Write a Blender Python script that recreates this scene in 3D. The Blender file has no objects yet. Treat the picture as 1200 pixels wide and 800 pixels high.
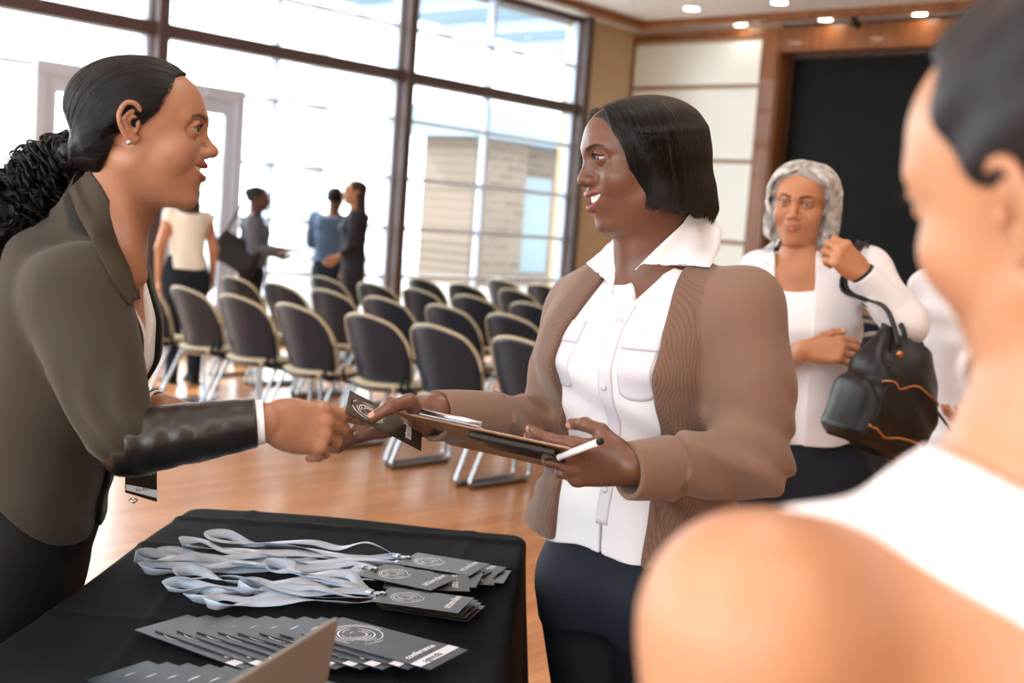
import bpy, bmesh, math, random
import numpy as np
from mathutils import Matrix, Vector, Euler
random.seed(7); RNG = np.random.default_rng(11)
C = bpy.context.scene.collection
PI = math.pi
# ------------------------------------------------------------------ camera model (1200x800 frame)
FPX = 1455.0; CH = 1.40
_p = math.radians(5.3); _a = math.radians(4.2)
_f = np.array([0, math.cos(_p), -math.sin(_p)]); _r = np.array([1., 0, 0]); _u = np.cross(_r, _f)
_r2 = _r*math.cos(_a)+_u*math.sin(_a); _u2 = -_r*math.sin(_a)+_u*math.cos(_a)
CAM = np.array([0, 0, CH])
def at(x, y, d):
    """world point seen at photo pixel (x, y), d metres forward of the camera"""
    v = _f+_r2*(x-600)/FPX-_u2*(y-400)/FPX
    return CAM+v*d/v[1]
def unit(v):
    v = np.asarray(v, float); return v/np.linalg.norm(v)
def axes(fwd, up=(0, 0, 1)):
    """columns: forward (x), left (y), up (z)"""
    f = unit(fwd); l = unit(np.cross(up, f)); u = np.cross(f, l)
    return np.stack([f, l, u], 1)
def rotm(axis, deg):
    return np.array(Matrix.Rotation(math.radians(deg), 3, Vector(axis)))
# ------------------------------------------------------------------ tagging
def tag(o, label=None, cat=None, group=None, kind=None):
    if label: o['label'] = label
    if cat: o['category'] = cat
    if group: o['group'] = group
    if kind: o['kind'] = kind
    return o
def empty(name, loc=(0, 0, 0), rz=0.0, label=None, cat=None, group=None):
    o = bpy.data.objects.new(name, None); C.objects.link(o)
    o.location = Vector([float(v) for v in loc]); o.rotation_euler = (0, 0, rz)
    return tag(o, label, cat, group)
def put(name, me, mat, parent=None):
    o = bpy.data.objects.new(name, me); C.objects.link(o)
    for m in (mat if isinstance(mat, (list, tuple)) else [mat]):
        if m: me.materials.append(m)
    if parent:
        o.parent = parent
        bpy.context.view_layer.update() if False else None
    return o
def world_of(o):
    M = o.matrix_parent_inverse @ o.matrix_basis if o.parent else o.matrix_basis.copy()
    return world_of(o.parent) @ M if o.parent else M
def world_child(o, parent):
    """parent keeps o where it stands in the world"""
    o.parent = parent; o.matrix_parent_inverse = world_of(parent).inverted(); return o
def copy_tree(o, parent=None):
    c = o.copy(); C.objects.link(c)
    if parent is not None: c.parent = parent
    for ch in list(o.children): copy_tree(ch, c)
    return c
# ------------------------------------------------------------------ materials
def hexc(h):
    h = h.lstrip('#'); v = [int(h[i:i+2], 16)/255 for i in (0, 2, 4)]
    return tuple([(c/12.92 if c <= .04045 else ((c+.055)/1.055)**2.4) for c in v]+[1.0])
MATS = {}
def mat(name, col, rough=.5, metal=0., spec=.3, bump=0., bscale=200., col2=None, cscale=20., cdetail=4.,
        stretch=(1, 1, 1), sss=0., sheen=0., coat=0., masks=(), wave=None, bdist=.002, alpha=1., cfac=(.35, .65)):
    m = bpy.data.materials.new(name); m.use_nodes = True; nt = m.node_tree; N = nt.nodes; L = nt.links
    b = N['Principled BSDF']; c = hexc(col) if isinstance(col, str) else tuple(col)
    b.inputs['Base Color'].default_value = c; b.inputs['Roughness'].default_value = rough
    b.inputs['Metallic'].default_value = metal; b.inputs['Specular IOR Level'].default_value = spec
    if sss:
        b.inputs['Subsurface Weight'].default_value = sss; b.inputs['Subsurface Radius'].default_value = (.9, .35, .2)
        b.inputs['Subsurface Scale'].default_value = .006
    if sheen:
        b.inputs['Sheen Weight'].default_value = sheen; b.inputs['Sheen Roughness'].default_value = .5
    if coat: b.inputs['Coat Weight'].default_value = coat
    tc = N.new('ShaderNodeTexCoord'); mp = N.new('ShaderNodeMapping'); L.new(tc.outputs['Object'], mp.inputs[0])
    mp.inputs['Scale'].default_value = stretch
    cur = None
    if col2:
        n = N.new('ShaderNodeTexNoise'); n.inputs['Scale'].default_value = cscale; n.inputs['Detail'].default_value = cdetail
        L.new(mp.outputs[0], n.inputs['Vector'])
        r = N.new('ShaderNodeValToRGB'); r.color_ramp.elements[0].position, r.color_ramp.elements[1].position = cfac
        r.color_ramp.elements[0].color = c; r.color_ramp.elements[1].color = hexc(col2)
        L.new(n.outputs['Fac'], r.inputs[0]); cur = r.outputs[0]
    for (att, mc) in masks:
        a = N.new('ShaderNodeAttribute'); a.attribute_name = att
        x = N.new('ShaderNodeMix'); x.data_type = 'RGBA'; L.new(a.outputs['Fac'], x.inputs[0])
        if cur is not None: L.new(cur, x.inputs[6])
        else: x.inputs[6].default_value = c
        x.inputs[7].default_value = hexc(mc); cur = x.outputs[2]
    if cur is not None: L.new(cur, b.inputs['Base Color'])
    prev = None
    if bump:
        n = N.new('ShaderNodeTexNoise'); n.inputs['Scale'].default_value = bscale; n.inputs['Detail'].default_value = 3
        L.new(mp.outputs[0], n.inputs['Vector'])
        bp = N.new('ShaderNodeBump'); bp.inputs['Strength'].default_value = bump; bp.inputs['Distance'].default_value = bdist
        L.new(n.outputs['Fac'], bp.inputs['Height']); prev = bp
    if wave:
        ws, wb, wdir = wave[:3]
        w = N.new('ShaderNodeTexWave'); w.inputs['Scale'].default_value = ws; w.bands_direction = wdir
        w.inputs['Distortion'].default_value = wave[3] if len(wave) > 3 else 0.0
        L.new(mp.outputs[0], w.inputs['Vector'])
        bp = N.new('ShaderNodeBump'); bp.inputs['Strength'].default_value = wb; bp.inputs['Distance'].default_value = bdist
        L.new(w.outputs['Fac'], bp.inputs['Height'])
        if prev: L.new(prev.outputs[0], bp.inputs['Normal'])
        prev = bp
    if prev: L.new(prev.outputs[0], b.inputs['Normal'])
    MATS[name] = m; return m
def emit(name, col, s):
    m = bpy.data.materials.new(name); m.use_nodes = True; b = m.node_tree.nodes['Principled BSDF']
    b.inputs['Base Color'].default_value = hexc(col); b.inputs['Emission Color'].default_value = hexc(col)
    b.inputs['Emission Strength'].default_value = s; return m
# ------------------------------------------------------------------ plain mesh building
def mesh_from(name, V, Fc, smooth=False):
    me = bpy.data.meshes.new(name); me.from_pydata([tuple(map(float, v)) for v in V], [], [tuple(map(int, f)) for f in Fc]); me.update()
    if smooth: me.polygons.foreach_set('use_smooth', [True]*len(me.polygons))
    return me
class MB:
    def __init__(s): s.V = []; s.F = []; s.S = []; s.mi = []; s.cur = 0
    def add(s, V, F, smooth=False):
        o = len(s.V); s.V += [tuple(map(float, v)) for v in V]
        for f in F: s.F.append(tuple(o+i for i in f)); s.S.append(smooth); s.mi.append(s.cur)
        return s
    def box(s, lo, hi, bev=0.0, M=None):
        lo = np.minimum(lo, hi) if False else lo
        x0, y0, z0 = lo; x1, y1, z1 = hi
        if bev <= 0:
            V = [(x0, y0, z0), (x1, y0, z0), (x1, y1, z0), (x0, y1, z0), (x0, y0, z1), (x1, y0, z1), (x1, y1, z1), (x0, y1, z1)]
            F = [(0, 3, 2, 1), (4, 5, 6, 7), (0, 1, 5, 4), (1, 2, 6, 5), (2, 3, 7, 6), (3, 0, 4, 7)]
        else:
            bm = bmesh.new(); bmesh.ops.create_cube(bm, size=1)
            for v in bm.verts:
                v.co = Vector(((x0+x1)/2+v.co.x*(x1-x0), (y0+y1)/2+v.co.y*(y1-y0), (z0+z1)/2+v.co.z*(z1-z0)))
            bmesh.ops.bevel(bm, geom=bm.edges[:], offset=bev, segments=2, affect='EDGES', profile=.5)
            bm.verts.index_update(); V = [tuple(v.co) for v in bm.verts]; F = [tuple(v.index for v in f.verts) for f in bm.faces]; bm.free()
        if M is not None: V = [tuple(np.asarray(M[0])@np.asarray(v)+np.asarray(M[1])) for v in V]
        return s.add(V, F)
    def tube(s, pts, r, seg=10, closed=False, caps=True, ell=None, upv=(0, 0, 1)):
        P = [np.asarray(p, float) for p in pts]; n = len(P); rs = r if isinstance(r, (list, tuple, np.ndarray)) else [r]*n
        V = []; F = []; prevx = None
        for i in range(n):
            a = P[(i-1) % n] if (i > 0 or closed) else P[0]; b = P[(i+1) % n] if (i < n-1 or closed) else P[-1]
            t = b-a; t = t/(np.linalg.norm(t)+1e-12)
            if prevx is None:
                x = np.cross(t, upv)
                if np.linalg.norm(x) < 1e-3: x = np.cross(t, (1, 0, 0))
            else: x = prevx-t*np.dot(prevx, t)
            x = x/(np.linalg.norm(x)+1e-12); y = np.cross(t, x); prevx = x
            e = ell or (1, 1)
            for k in range(seg):
                th = 2*PI*k/seg; V.append(P[i]+x*(math.cos(th)*rs[i]*e[0])+y*(math.sin(th)*rs[i]*e[1]))
        m = n if closed else n-1
        for i in range(m):
            j = (i+1) % n
            for k in range(seg):
                l = (k+1) % seg; F.append((i*seg+k, i*seg+l, j*seg+l, j*seg+k))
        if caps and not closed:
            F.append(tuple(range(seg-1, -1, -1))); F.append(tuple((n-1)*seg+k for k in range(seg)))
        return s.add(V, F, True)
    def grid(s, fn, nu, nv, closed_u=False, thick=0.0, smooth=True):
        """fn(u,v)->point ; optional thickness"""
        V = np.array([[fn(i/(nu if closed_u else nu-1), j/(nv-1)) for j in range(nv)] for i in range(nu)], float)
        mu = nu if closed_u else nu-1
        idx = lambda i, j: (i % nu)*nv+j
        F = [(idx(i, j), idx(i+1, j), idx(i+1, j+1), idx(i, j+1)) for i in range(mu) for j in range(nv-1)]
        if thick:
            gu = np.roll(V, -1, 0)-np.roll(V, 1, 0)
            if not closed_u: gu[0] = V[1]-V[0]; gu[-1] = V[-1]-V[-2]
            gv = np.gradient(V, axis=1); n = np.cross(gu, gv); n /= (np.linalg.norm(n, axis=2, keepdims=True)+1e-12)
            V2 = V-n*thick; o = nu*nv
            F2 = [tuple(o+q for q in f[::-1]) for f in F]; E_ = []
            for i in range(mu):
                for j in (0, nv-1):
                    a, b = idx(i, j), idx(i+1, j); E_.append((a, o+a, o+b, b) if j == 0 else (b, o+b, o+a, a))
            if not closed_u:
                for j in range(nv-1):
                    for i in (0, nu-1):
                        a, b = idx(i, j), idx(i, j+1); E_.append((b, o+b, o+a, a) if i == 0 else (a, o+a, o+b, b))
            s.add(list(V.reshape(-1, 3))+list(V2.reshape(-1, 3)), F+F2+E_, smooth)
        else: s.add(list(V.reshape(-1, 3)), F, smooth)
        return s
    def build(s, name, m, parent=None, fix=True):
        me = mesh_from(name, s.V, s.F)
        me.polygons.foreach_set('use_smooth', s.S); me.polygons.foreach_set('material_index', s.mi)
        if fix:
            bm = bmesh.new(); bm.from_mesh(me); bmesh.ops.recalc_face_normals(bm, faces=bm.faces[:]); bm.to_mesh(me); bm.free()
        return put(name, me, m, parent)
def rounded_rect(w, h, r, n=6):
    pts = []
    for cx, cy, a0 in ((w/2-r, h/2-r, 0), (-w/2+r, h/2-r, 90), (-w/2+r, -h/2+r, 180), (w/2-r, -h/2+r, 270)):
        for k in range(n+1):
            a = math.radians(a0+90*k/n); pts.append((cx+r*math.cos(a), cy+r*math.sin(a)))
    return pts
# ------------------------------------------------------------------ implicit modelling
class Sdf:
    """Ordered smooth-boolean list of primitives, meshed with surface nets on a sparse grid."""
    def __init__(s): s.ops = []; s.R = np.eye(3); s.t = np.zeros(3); s.sc = 1.0; s.lo = None; s.hi = None
    def frame(s, R=None, t=(0, 0, 0), sc=1.0):
        s.R = np.eye(3) if R is None else np.asarray(R, float); s.t = np.asarray(t, float); s.sc = sc; return s
    def _add(s, fn, c, rad, k, op):
        R, t, sc = s.R, s.t, s.sc; wc = R@(np.asarray(c, float)*sc)+t; wr = rad*sc
        def g(P): return fn(((P-t)@R)/sc)*sc
        s.ops.append((op, k*sc, g, wc, wr))
        if op == 'u':
            a, b = wc-wr-.02, wc+wr+.02
            s.lo = a if s.lo is None else np.minimum(s.lo, a); s.hi = b if s.hi is None else np.maximum(s.hi, b)
        return s
    def ell(s, c, r, k=.01, op='u', rot=None):
        c = np.asarray(c, float); r = np.asarray(r, float)*np.ones(3); Q = np.eye(3) if rot is None else np.asarray(rot)
        def fn(P):
            q = (P-c)@Q; k0 = np.linalg.norm(q/r, axis=1); k1 = np.linalg.norm(q/(r*r), axis=1)+1e-9
            return k0*(k0-1)/k1
        return s._add(fn, c, r.max(), k, op)
    def cap(s, a, b, ra, rb=None, k=.01, op='u', flat=None):
        a = np.asarray(a, float); b = np.asarray(b, float); rb = ra if rb is None else rb; ba = b-a; l2 = ba@ba+1e-12
        def fn(P):
            t = np.clip((P-a)@ba/l2, 0, 1); q = P-a-t[:, None]*ba
            if flat is not None:  # (axis, factor): section squashed along axis
                ax, f = flat; h = q@ax; q = q+np.outer(h*(1/f-1), ax)
                return (np.linalg.norm(q, axis=1)-(ra+(rb-ra)*t))*f
            return np.linalg.norm(q, axis=1)-(ra+(rb-ra)*t)
        return s._add(fn, (a+b)/2, np.sqrt(l2)/2+max(ra, rb), k, op)
    def chain(s, P_, r, k=.01, op='u', flat=None):
        r = [r]*len(P_) if np.isscalar(r) else r; P_ = [np.asarray(p, float) for p in P_]
        def fn(P):
            d = None
            for i in range(len(P_)-1):
                a, b = P_[i], P_[i+1]; ba = b-a; t = np.clip((P-a)@ba/(ba@ba+1e-12), 0, 1); q = P-a-t[:, None]*ba
                if flat is not None:
                    ax, f = flat; h = q@ax; q = q+np.outer(h*(1/f-1), ax)
                    e = (np.linalg.norm(q, axis=1)-(r[i]+(r[i+1]-r[i])*t))*f
                else: e = np.linalg.norm(q, axis=1)-(r[i]+(r[i+1]-r[i])*t)
                d = e if d is None else np.minimum(d, e)
            return d
        c = np.mean(P_, 0); rad = max(np.linalg.norm(p-c) for p in P_)+max(r)
        return s._add(fn, c, rad, k, op)
    def schain(s, P_, r, k=.01, op='u', n=4, flat=None):
        """chain through a smooth curve"""
        P_ = np.asarray(P_, float); r = np.asarray([r]*len(P_) if np.isscalar(r) else r, float); Q = []; q = []
        for i in range(len(P_)-1):
            p0, p1, p2, p3 = P_[max(i-1, 0)], P_[i], P_[i+1], P_[min(i+2, len(P_)-1)]
            for j in range(n):
                t = j/n; Q.append(.5*((2*p1)+(-p0+p2)*t+(2*p0-5*p1+4*p2-p3)*t*t+(-p0+3*p1-3*p2+p3)*t**3)); q.append(r[i]*(1-t)+r[i+1]*t)
        Q.append(P_[-1]); q.append(r[-1]); return s.chain(Q, q, k, op, flat)
    def box(s, c, hs, r=.003, k=.01, op='u', rot=None):
        c = np.asarray(c, float); hs = np.asarray(hs, float); Q = np.eye(3) if rot is None else np.asarray(rot)
        def fn(P):
            q = np.abs((P-c)@Q)-(hs-r)
            return np.linalg.norm(np.maximum(q, 0), axis=1)+np.minimum(q.max(1), 0)-r
        return s._add(fn, c, np.linalg.norm(hs), k, op)
    def loft(s, z, w, df, db, cx=None, cy=None, e=2.2, k=.02, op='u', ends=.03):
        """section profile stacked along local z: half-width w (y), depth front df / back db (x), centre offsets"""
        z = np.asarray(z, float); w = np.asarray(w, float); df = np.asarray(df, float); db = np.asarray(db, float)
        cx = np.zeros_like(z) if cx is None else np.asarray(cx, float); cy = np.zeros_like(z) if cy is None else np.asarray(cy, float)
        zz = np.linspace(z[0], z[-1], 60)
        def sm(a):
            v = np.interp(zz, z, a)
            for _ in range(3): v[1:-1] = (v[:-2]+2*v[1:-1]+v[2:])/4
            return v
        W, DF, DB, CX, CY = map(sm, (w, df, db, cx, cy))
        def fn(P):
            h = P[:, 2]; iw = np.interp(h, zz, W); x = P[:, 0]-np.interp(h, zz, CX); y = P[:, 1]-np.interp(h, zz, CY)
            dd = np.where(x > 0, np.interp(h, zz, DF), np.interp(h, zz, DB))
            q = (np.abs(x/dd)**e+np.abs(y/iw)**e)**(1/e)
            d = (q-1)*np.minimum(dd, iw)
            end = np.maximum(z[0]-h, h-z[-1])
            return np.maximum(d, end)+np.maximum(0, 0)
        c = np.array([0, 0, (z[0]+z[-1])/2]); rad = np.hypot((z[-1]-z[0])/2, max(w.max(), df.max(), db.max())+max(np.abs(cx).max(), np.abs(cy).max()))
        return s._add(fn, c, rad, k, op)
    def cut(s, fn, k=.004, c=(0, 0, 0), r=1e3):
        """remove where fn(local)<0; c, r bound the part removed"""
        return s._add(fn, c, r, k, 's')
    def disp(s, fn):
        """add fn(local) to the distance"""
        R, t, sc = s.R, s.t, s.sc
        s.ops.append(('d', 0, lambda P: fn(((P-t)@R)/sc)*sc, None, None)); return s
    def eval(s, P, ops=None):
        d = np.full(len(P), 1.0)
        for op, k, g, c, r in (ops if ops is not None else s.ops):
            if op == 'd': d = d+g(P); continue
            e = g(P)
            if op == 'u':
                if k > 0:
                    h = np.maximum(k-np.abs(d-e), 0)/k; d = np.minimum(d, e)-h*h*k*.25
                else: d = np.minimum(d, e)
            elif op == 's':
                e = -e
                if k > 0:
                    h = np.maximum(k-np.abs(d-e), 0)/k; d = np.maximum(d, e)+h*h*k*.25
                else: d = np.maximum(d, e)
            else:
                if k > 0:
                    h = np.maximum(k-np.abs(d-e), 0)/k; d = np.maximum(d, e)+h*h*k*.25
                else: d = np.maximum(d, e)
        return d
    def _cull(s, c, rad):
        out = []
        for o in s.ops:
            if o[3] is not None and o[0] in 'us' and np.linalg.norm(o[3]-c) > o[4]+rad+o[1]*1.5+.02: continue
            out.append(o)
        return out
    def mesh(s, name, h, masks=None, clip=None):
        B = 16; lo = s.lo-2*h; hi = s.hi+2*h
        if clip is not None: lo = np.maximum(lo, clip[0]); hi = np.minimum(hi, clip[1])
        n = np.ceil((hi-lo)/h/B).astype(int); NN = n*B+3
        ar = np.arange(B+1); gi, gj, gk = np.meshgrid(ar, ar, ar, indexing='ij')
        G = np.stack([gi.ravel(), gj.ravel(), gk.ravel()], 1); rad = B*h*.5*1.7321
        cid = []; cpos = []; quads = []
        # hierarchical skip: test super-blocks first
        offs = [(0, 0, 0), (1, 0, 0), (0, 1, 0), (1, 1, 0), (0, 0, 1), (1, 0, 1), (0, 1, 1), (1, 1, 1)]
        E = [(0, 1), (2, 3), (4, 5), (6, 7), (0, 2), (1, 3), (4, 6), (5, 7), (0, 4), (1, 5), (2, 6), (3, 7)]
        cen = np.stack(np.meshgrid(*[np.arange(q) for q in n], indexing='ij'), -1).reshape(-1, 3)
        cc = lo+(cen+.5)*B*h; keep = []
        for i0 in range(0, len(cc), 20000):
            keep.append(np.abs(s.eval(cc[i0:i0+20000])) < rad*1.5+.01)
        cen = cen[np.concatenate(keep)]
        gid = lambda ii: (ii[:, 0].astype(np.int64)*NN[1]+ii[:, 1])*NN[2]+ii[:, 2]
        for b in cen:
            base = b*B; c = lo+(base+B/2)*h; ops = s._cull(c, rad)
            D = s.eval(lo+(base+G)*h, ops).reshape(B+1, B+1, B+1)
            if D.min() > 0 or D.max() < 0: continue
            S = D < 0
            v = [D[o[0]:B+o[0], o[1]:B+o[1], o[2]:B+o[2]] for o in offs]; sg = [q < 0 for q in v]
            cnt = sum(q.astype(np.int8) for q in sg); act = (cnt > 0) & (cnt < 8)
            ia = np.argwhere(act)
            if len(ia):
                vals = np.stack([q[act] for q in v], 1); acc = np.zeros((len(ia), 3)); m = np.zeros(len(ia))
                for a_, b_ in E:
                    va, vb = vals[:, a_], vals[:, b_]; cr = (va < 0) != (vb < 0)
                    t = np.where(cr, va/(va-vb+1e-20), 0); oa = np.array(offs[a_]); ob = np.array(offs[b_])
                    acc += cr[:, None]*(oa+t[:, None]*(ob-oa)); m += cr
                P = lo+(base+ia+acc/m[:, None])*h
                e = h*.3
                for _ in range(1):
                    K = np.array([[1, -1, -1], [-1, -1, 1], [-1, 1, -1], [1, 1, 1]])
                    g = sum(k_[None, :]*s.eval(P+k_*e, ops)[:, None] for k_ in K)/(4*e)
                    gl = np.linalg.norm(g, axis=1)[:, None]+1e-6; d = s.eval(P, ops)[:, None]
                    P = P-np.clip(d/gl, -h*.5, h*.5)*g/gl
                cid.append(gid(base+ia)); cpos.append(P)
            for ax in range(3):
                o1, o2 = [q for q in range(3) if q != ax]
                sl0 = [slice(0, B)]*3; sl1 = list(sl0); sl1[ax] = slice(1, B+1)
                x = S[tuple(sl0)] != S[tuple(sl1)]; idx = np.argwhere(x)
                if not len(idx): continue
                inside = S[tuple(sl0)][x]; q = base+idx
                d1 = np.zeros(3, int); d1[o1] = 1; d2 = np.zeros(3, int); d2[o2] = 1
                Q = np.stack([gid(q), gid(q-d1), gid(q-d1-d2), gid(q-d2)], 1)
                fl = inside if ax != 1 else ~inside
                Q[~fl] = Q[~fl][:, ::-1]; quads.append(Q)
        cid = np.concatenate(cid); cpos = np.concatenate(cpos); Q = np.concatenate(quads)
        o = np.argsort(cid); cid = cid[o]; cpos = cpos[o]
        w = np.searchsorted(cid, Q); w = np.minimum(w, len(cid)-1); ok = (cid[w] == Q).all(1); Q = w[ok]
        return np_mesh(name, cpos, Q, masks)
def np_mesh(name, P, Q, masks=None):
    me = bpy.data.meshes.new(name); me.vertices.add(len(P)); me.vertices.foreach_set('co', P.astype(np.float32).ravel())
    me.loops.add(Q.size); me.loops.foreach_set('vertex_index', Q.astype(np.int32).ravel())
    me.polygons.add(len(Q)); me.polygons.foreach_set('loop_start', np.arange(len(Q), dtype=np.int32)*4)
    try: me.polygons.foreach_set('loop_total', np.full(len(Q), 4, np.int32))
    except Exception: pass
    me.update(calc_edges=True); me.polygons.foreach_set('use_smooth', np.ones(len(Q), bool))
    for nm, fn in (masks or {}).items():
        a = me.attributes.new(nm, 'FLOAT', 'POINT'); a.data.foreach_set('value', fn(P).astype(np.float32))
    return me
def strands(name, paths, rad, m, parent=None, tip=.35):
    """hair strands as one curves object; paths: list of (n,3) arrays"""
    hc = bpy.data.hair_curves.new(name); hc.add_curves([len(p) for p in paths])
    P = np.concatenate(paths).astype(np.float32)
    hc.position_data.foreach_set('vector', P.ravel()) if hasattr(hc, 'position_data') else hc.points.foreach_set('position', P.ravel())
    R = np.concatenate([np.interp(np.linspace(0, 1, len(p)), [0, .1, .8, 1], [.6, 1, 1, tip])*(rad if np.isscalar(rad) else rad[i]) for i, p in enumerate(paths)])
    a = hc.attributes.get('radius') or hc.attributes.new('radius', 'FLOAT', 'POINT'); a.data.foreach_set('value', R.astype(np.float32))
    o = bpy.data.objects.new(name, hc); C.objects.link(o); hc.materials.append(m)
    if parent: o.parent = parent
    return o
def noise3(P, sc, seed=0):
    """cheap smooth pseudo-noise from summed sines, about -1..1"""
    r = np.random.default_rng(seed); d = np.zeros(len(P))
    for i in range(6):
        v = r.normal(size=3); v /= np.linalg.norm(v); f = sc*(.7+.25*i); d += np.sin(P@v*f+r.uniform(0, 6.28))/(1+.2*i)
    return d/3.5

def grad(m, P, e=.0012):
    K_ = np.array([[1, -1, -1], [-1, -1, 1], [-1, 1, -1], [1, 1, 1]])
    g = sum(k_[None, :]*m.eval(P+k_*e)[:, None] for k_ in K_)/(4*e); return g/(np.linalg.norm(g, axis=1, keepdims=True)+1e-9)
def stick(m, P, off=0., it=2):
    for _ in range(it): P = P-grad(m, P)*(m.eval(P)-off)[:, None]
    return P
def flow(m, P, dirfn, n, step, off=.0008, jit=0., seed=0, lift=None):
    """strands that run over the surface of m following dirfn(P, k)"""
    P = stick(m, np.asarray(P, float), off); out = [P]; r = np.random.default_rng(seed)
    st = step if not np.isscalar(step) else np.full(len(P), step)
    for k in range(n-1):
        d = dirfn(P, k); g = grad(m, P); d = d-g*(d*g).sum(1, keepdims=True); d /= np.linalg.norm(d, axis=1, keepdims=True)+1e-9
        P = P+d*st[:, None]+r.normal(0, jit, P.shape); o = off if lift is None else off+lift(k/(n-1))
        P = P-grad(m, P)*(m.eval(P)-o)[:, None]; out.append(P)
    A = np.stack(out, 1); return [A[i] for i in range(len(A))]
def locks(path, rads, nl, per, rl, coil, pitch, seed, npt=70, spread=.7, taper=.6):
    """curly locks: helices around a path, each a small bundle of strands"""
    r = np.random.default_rng(seed); path = np.asarray(path, float); out = []
    tt = np.linspace(0, 1, npt); k = np.linspace(0, 1, len(path)); base = np.stack([np.interp(tt, k, path[:, i]) for i in range(3)], 1)
    for _ in range(6): base[1:-1] = (base[:-2]+2*base[1:-1]+base[2:])/4
    R_ = np.interp(tt, np.linspace(0, 1, len(rads)), rads); T = np.gradient(base, axis=0); L_ = np.linalg.norm(T, axis=1).sum(); T /= np.linalg.norm(T, axis=1, keepdims=True)
    A = np.cross(T, (0, 1, 0)); A /= np.linalg.norm(A, axis=1, keepdims=True); B = np.cross(T, A)
    for i in range(nl):
        th = r.uniform(0, 2*PI); q = math.sqrt(r.uniform(.05, 1)); e = r.uniform(.6, 1.0); ph = r.uniform(0, 2*PI); pc = pitch*r.uniform(.7, 1.4); c0 = coil*r.uniform(.6, 1.3)
        tw = th+tt*r.normal(0, 1.)+.5*np.sin(tt*9+ph); ln = tt*e; s_ = ln*L_; hand = r.choice([-1, 1])
        rr = R_*q; co = c0*np.minimum(1, tt*6)*(1-.35*tt)
        bx = np.stack([np.interp(ln, tt, base[:, j]) for j in range(3)], 1); Ax = np.stack([np.interp(ln, tt, A[:, j]) for j in range(3)], 1); Bx = np.stack([np.interp(ln, tt, B[:, j]) for j in range(3)], 1)
        Rr = np.interp(ln, tt, R_)*q; an = ph+s_*2*PI/pc
        C0 = bx+Ax*(Rr*np.cos(tw)+co*np.cos(an))[:, None]+Bx*(Rr*np.sin(tw)+co*np.sin(an)*hand)[:, None]
        for j in range(per):
            a = r.uniform(0, 2*PI); qq = rl*math.sqrt(r.uniform(0, 1)); w = .0012*np.sin(tt*r.uniform(20, 40)+r.uniform(0, 6))
            out.append(C0+Ax*((qq*math.cos(a))*(1+.6*tt)+w)[:, None]+Bx*((qq*math.sin(a))*(1+.6*tt))[:, None])
    return out
# ------------------------------------------------------------------ room frame: U runs along the window wall, V towards it
AU = math.radians(41.2)
U = np.array([math.sin(AU), math.cos(AU)]); Vv = np.array([-math.cos(AU), math.sin(AU)])
RZ = math.atan2(U[1], U[0])
def uv(u, v, z=0.): q = u*U+v*Vv; return np.array([q[0], q[1], z])
K = .9655
def room(o): o.rotation_euler = (0, 0, RZ); return o
def struct(name, mb, m):
    o = room(mb.build(name, m)); tag(o, kind='structure'); return o
M_cream = mat('cream_paint', '#cbb190', .6, col2='#c4a884', cscale=2.)
M_ceil = mat('ceiling_white', '#f5f6f6', .8)
M_wood = mat('cherry_wood', '#955a30', .35, col2='#774420', cscale=3., stretch=(6, 6, .6), coat=.2)
M_darkwood = mat('dark_wood', '#4a2a1c', .4, col2='#39200f', cscale=3., stretch=(5, 5, .6))
M_bronze = mat('bronze_mullion', '#574846', .45)
M_alu = mat('pale_aluminium', '#c9d6ea', .4)
M_panel = mat('frosted_panel', '#eceee4', .3, spec=.5)
M_screen = mat('black_screen', '#050404', .55, spec=.15)
M_pave = mat('outside_paving', '#a9a6a0', .8, col2='#9b9892', cscale=1.)
M_brick = None
def brick_mat():
    m = bpy.data.materials.new('pale_brick'); m.use_nodes = True; N = m.node_tree.nodes; L = m.node_tree.links; b = N['Principled BSDF']
    tc = N.new('ShaderNodeTexCoord'); t = N.new('ShaderNodeTexBrick'); mp = N.new('ShaderNodeMapping'); mp.inputs['Rotation'].default_value = (PI/2, 0, 0)
    L.new(tc.outputs['Object'], mp.inputs[0]); L.new(mp.outputs[0], t.inputs['Vector'])
    t.inputs['Color1'].default_value = hexc('#75665a'); t.inputs['Color2'].default_value = hexc('#66584c'); t.inputs['Mortar'].default_value = hexc('#7d7168')
    t.inputs['Scale'].default_value = 1.; t.inputs['Brick Width'].default_value = .6; t.inputs['Row Height'].default_value = .2; t.inputs['Mortar Size'].default_value = .02
    L.new(t.outputs[0], b.inputs['Base Color']); b.inputs['Roughness'].default_value = .9; return m
M_brick = brick_mat()
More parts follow.
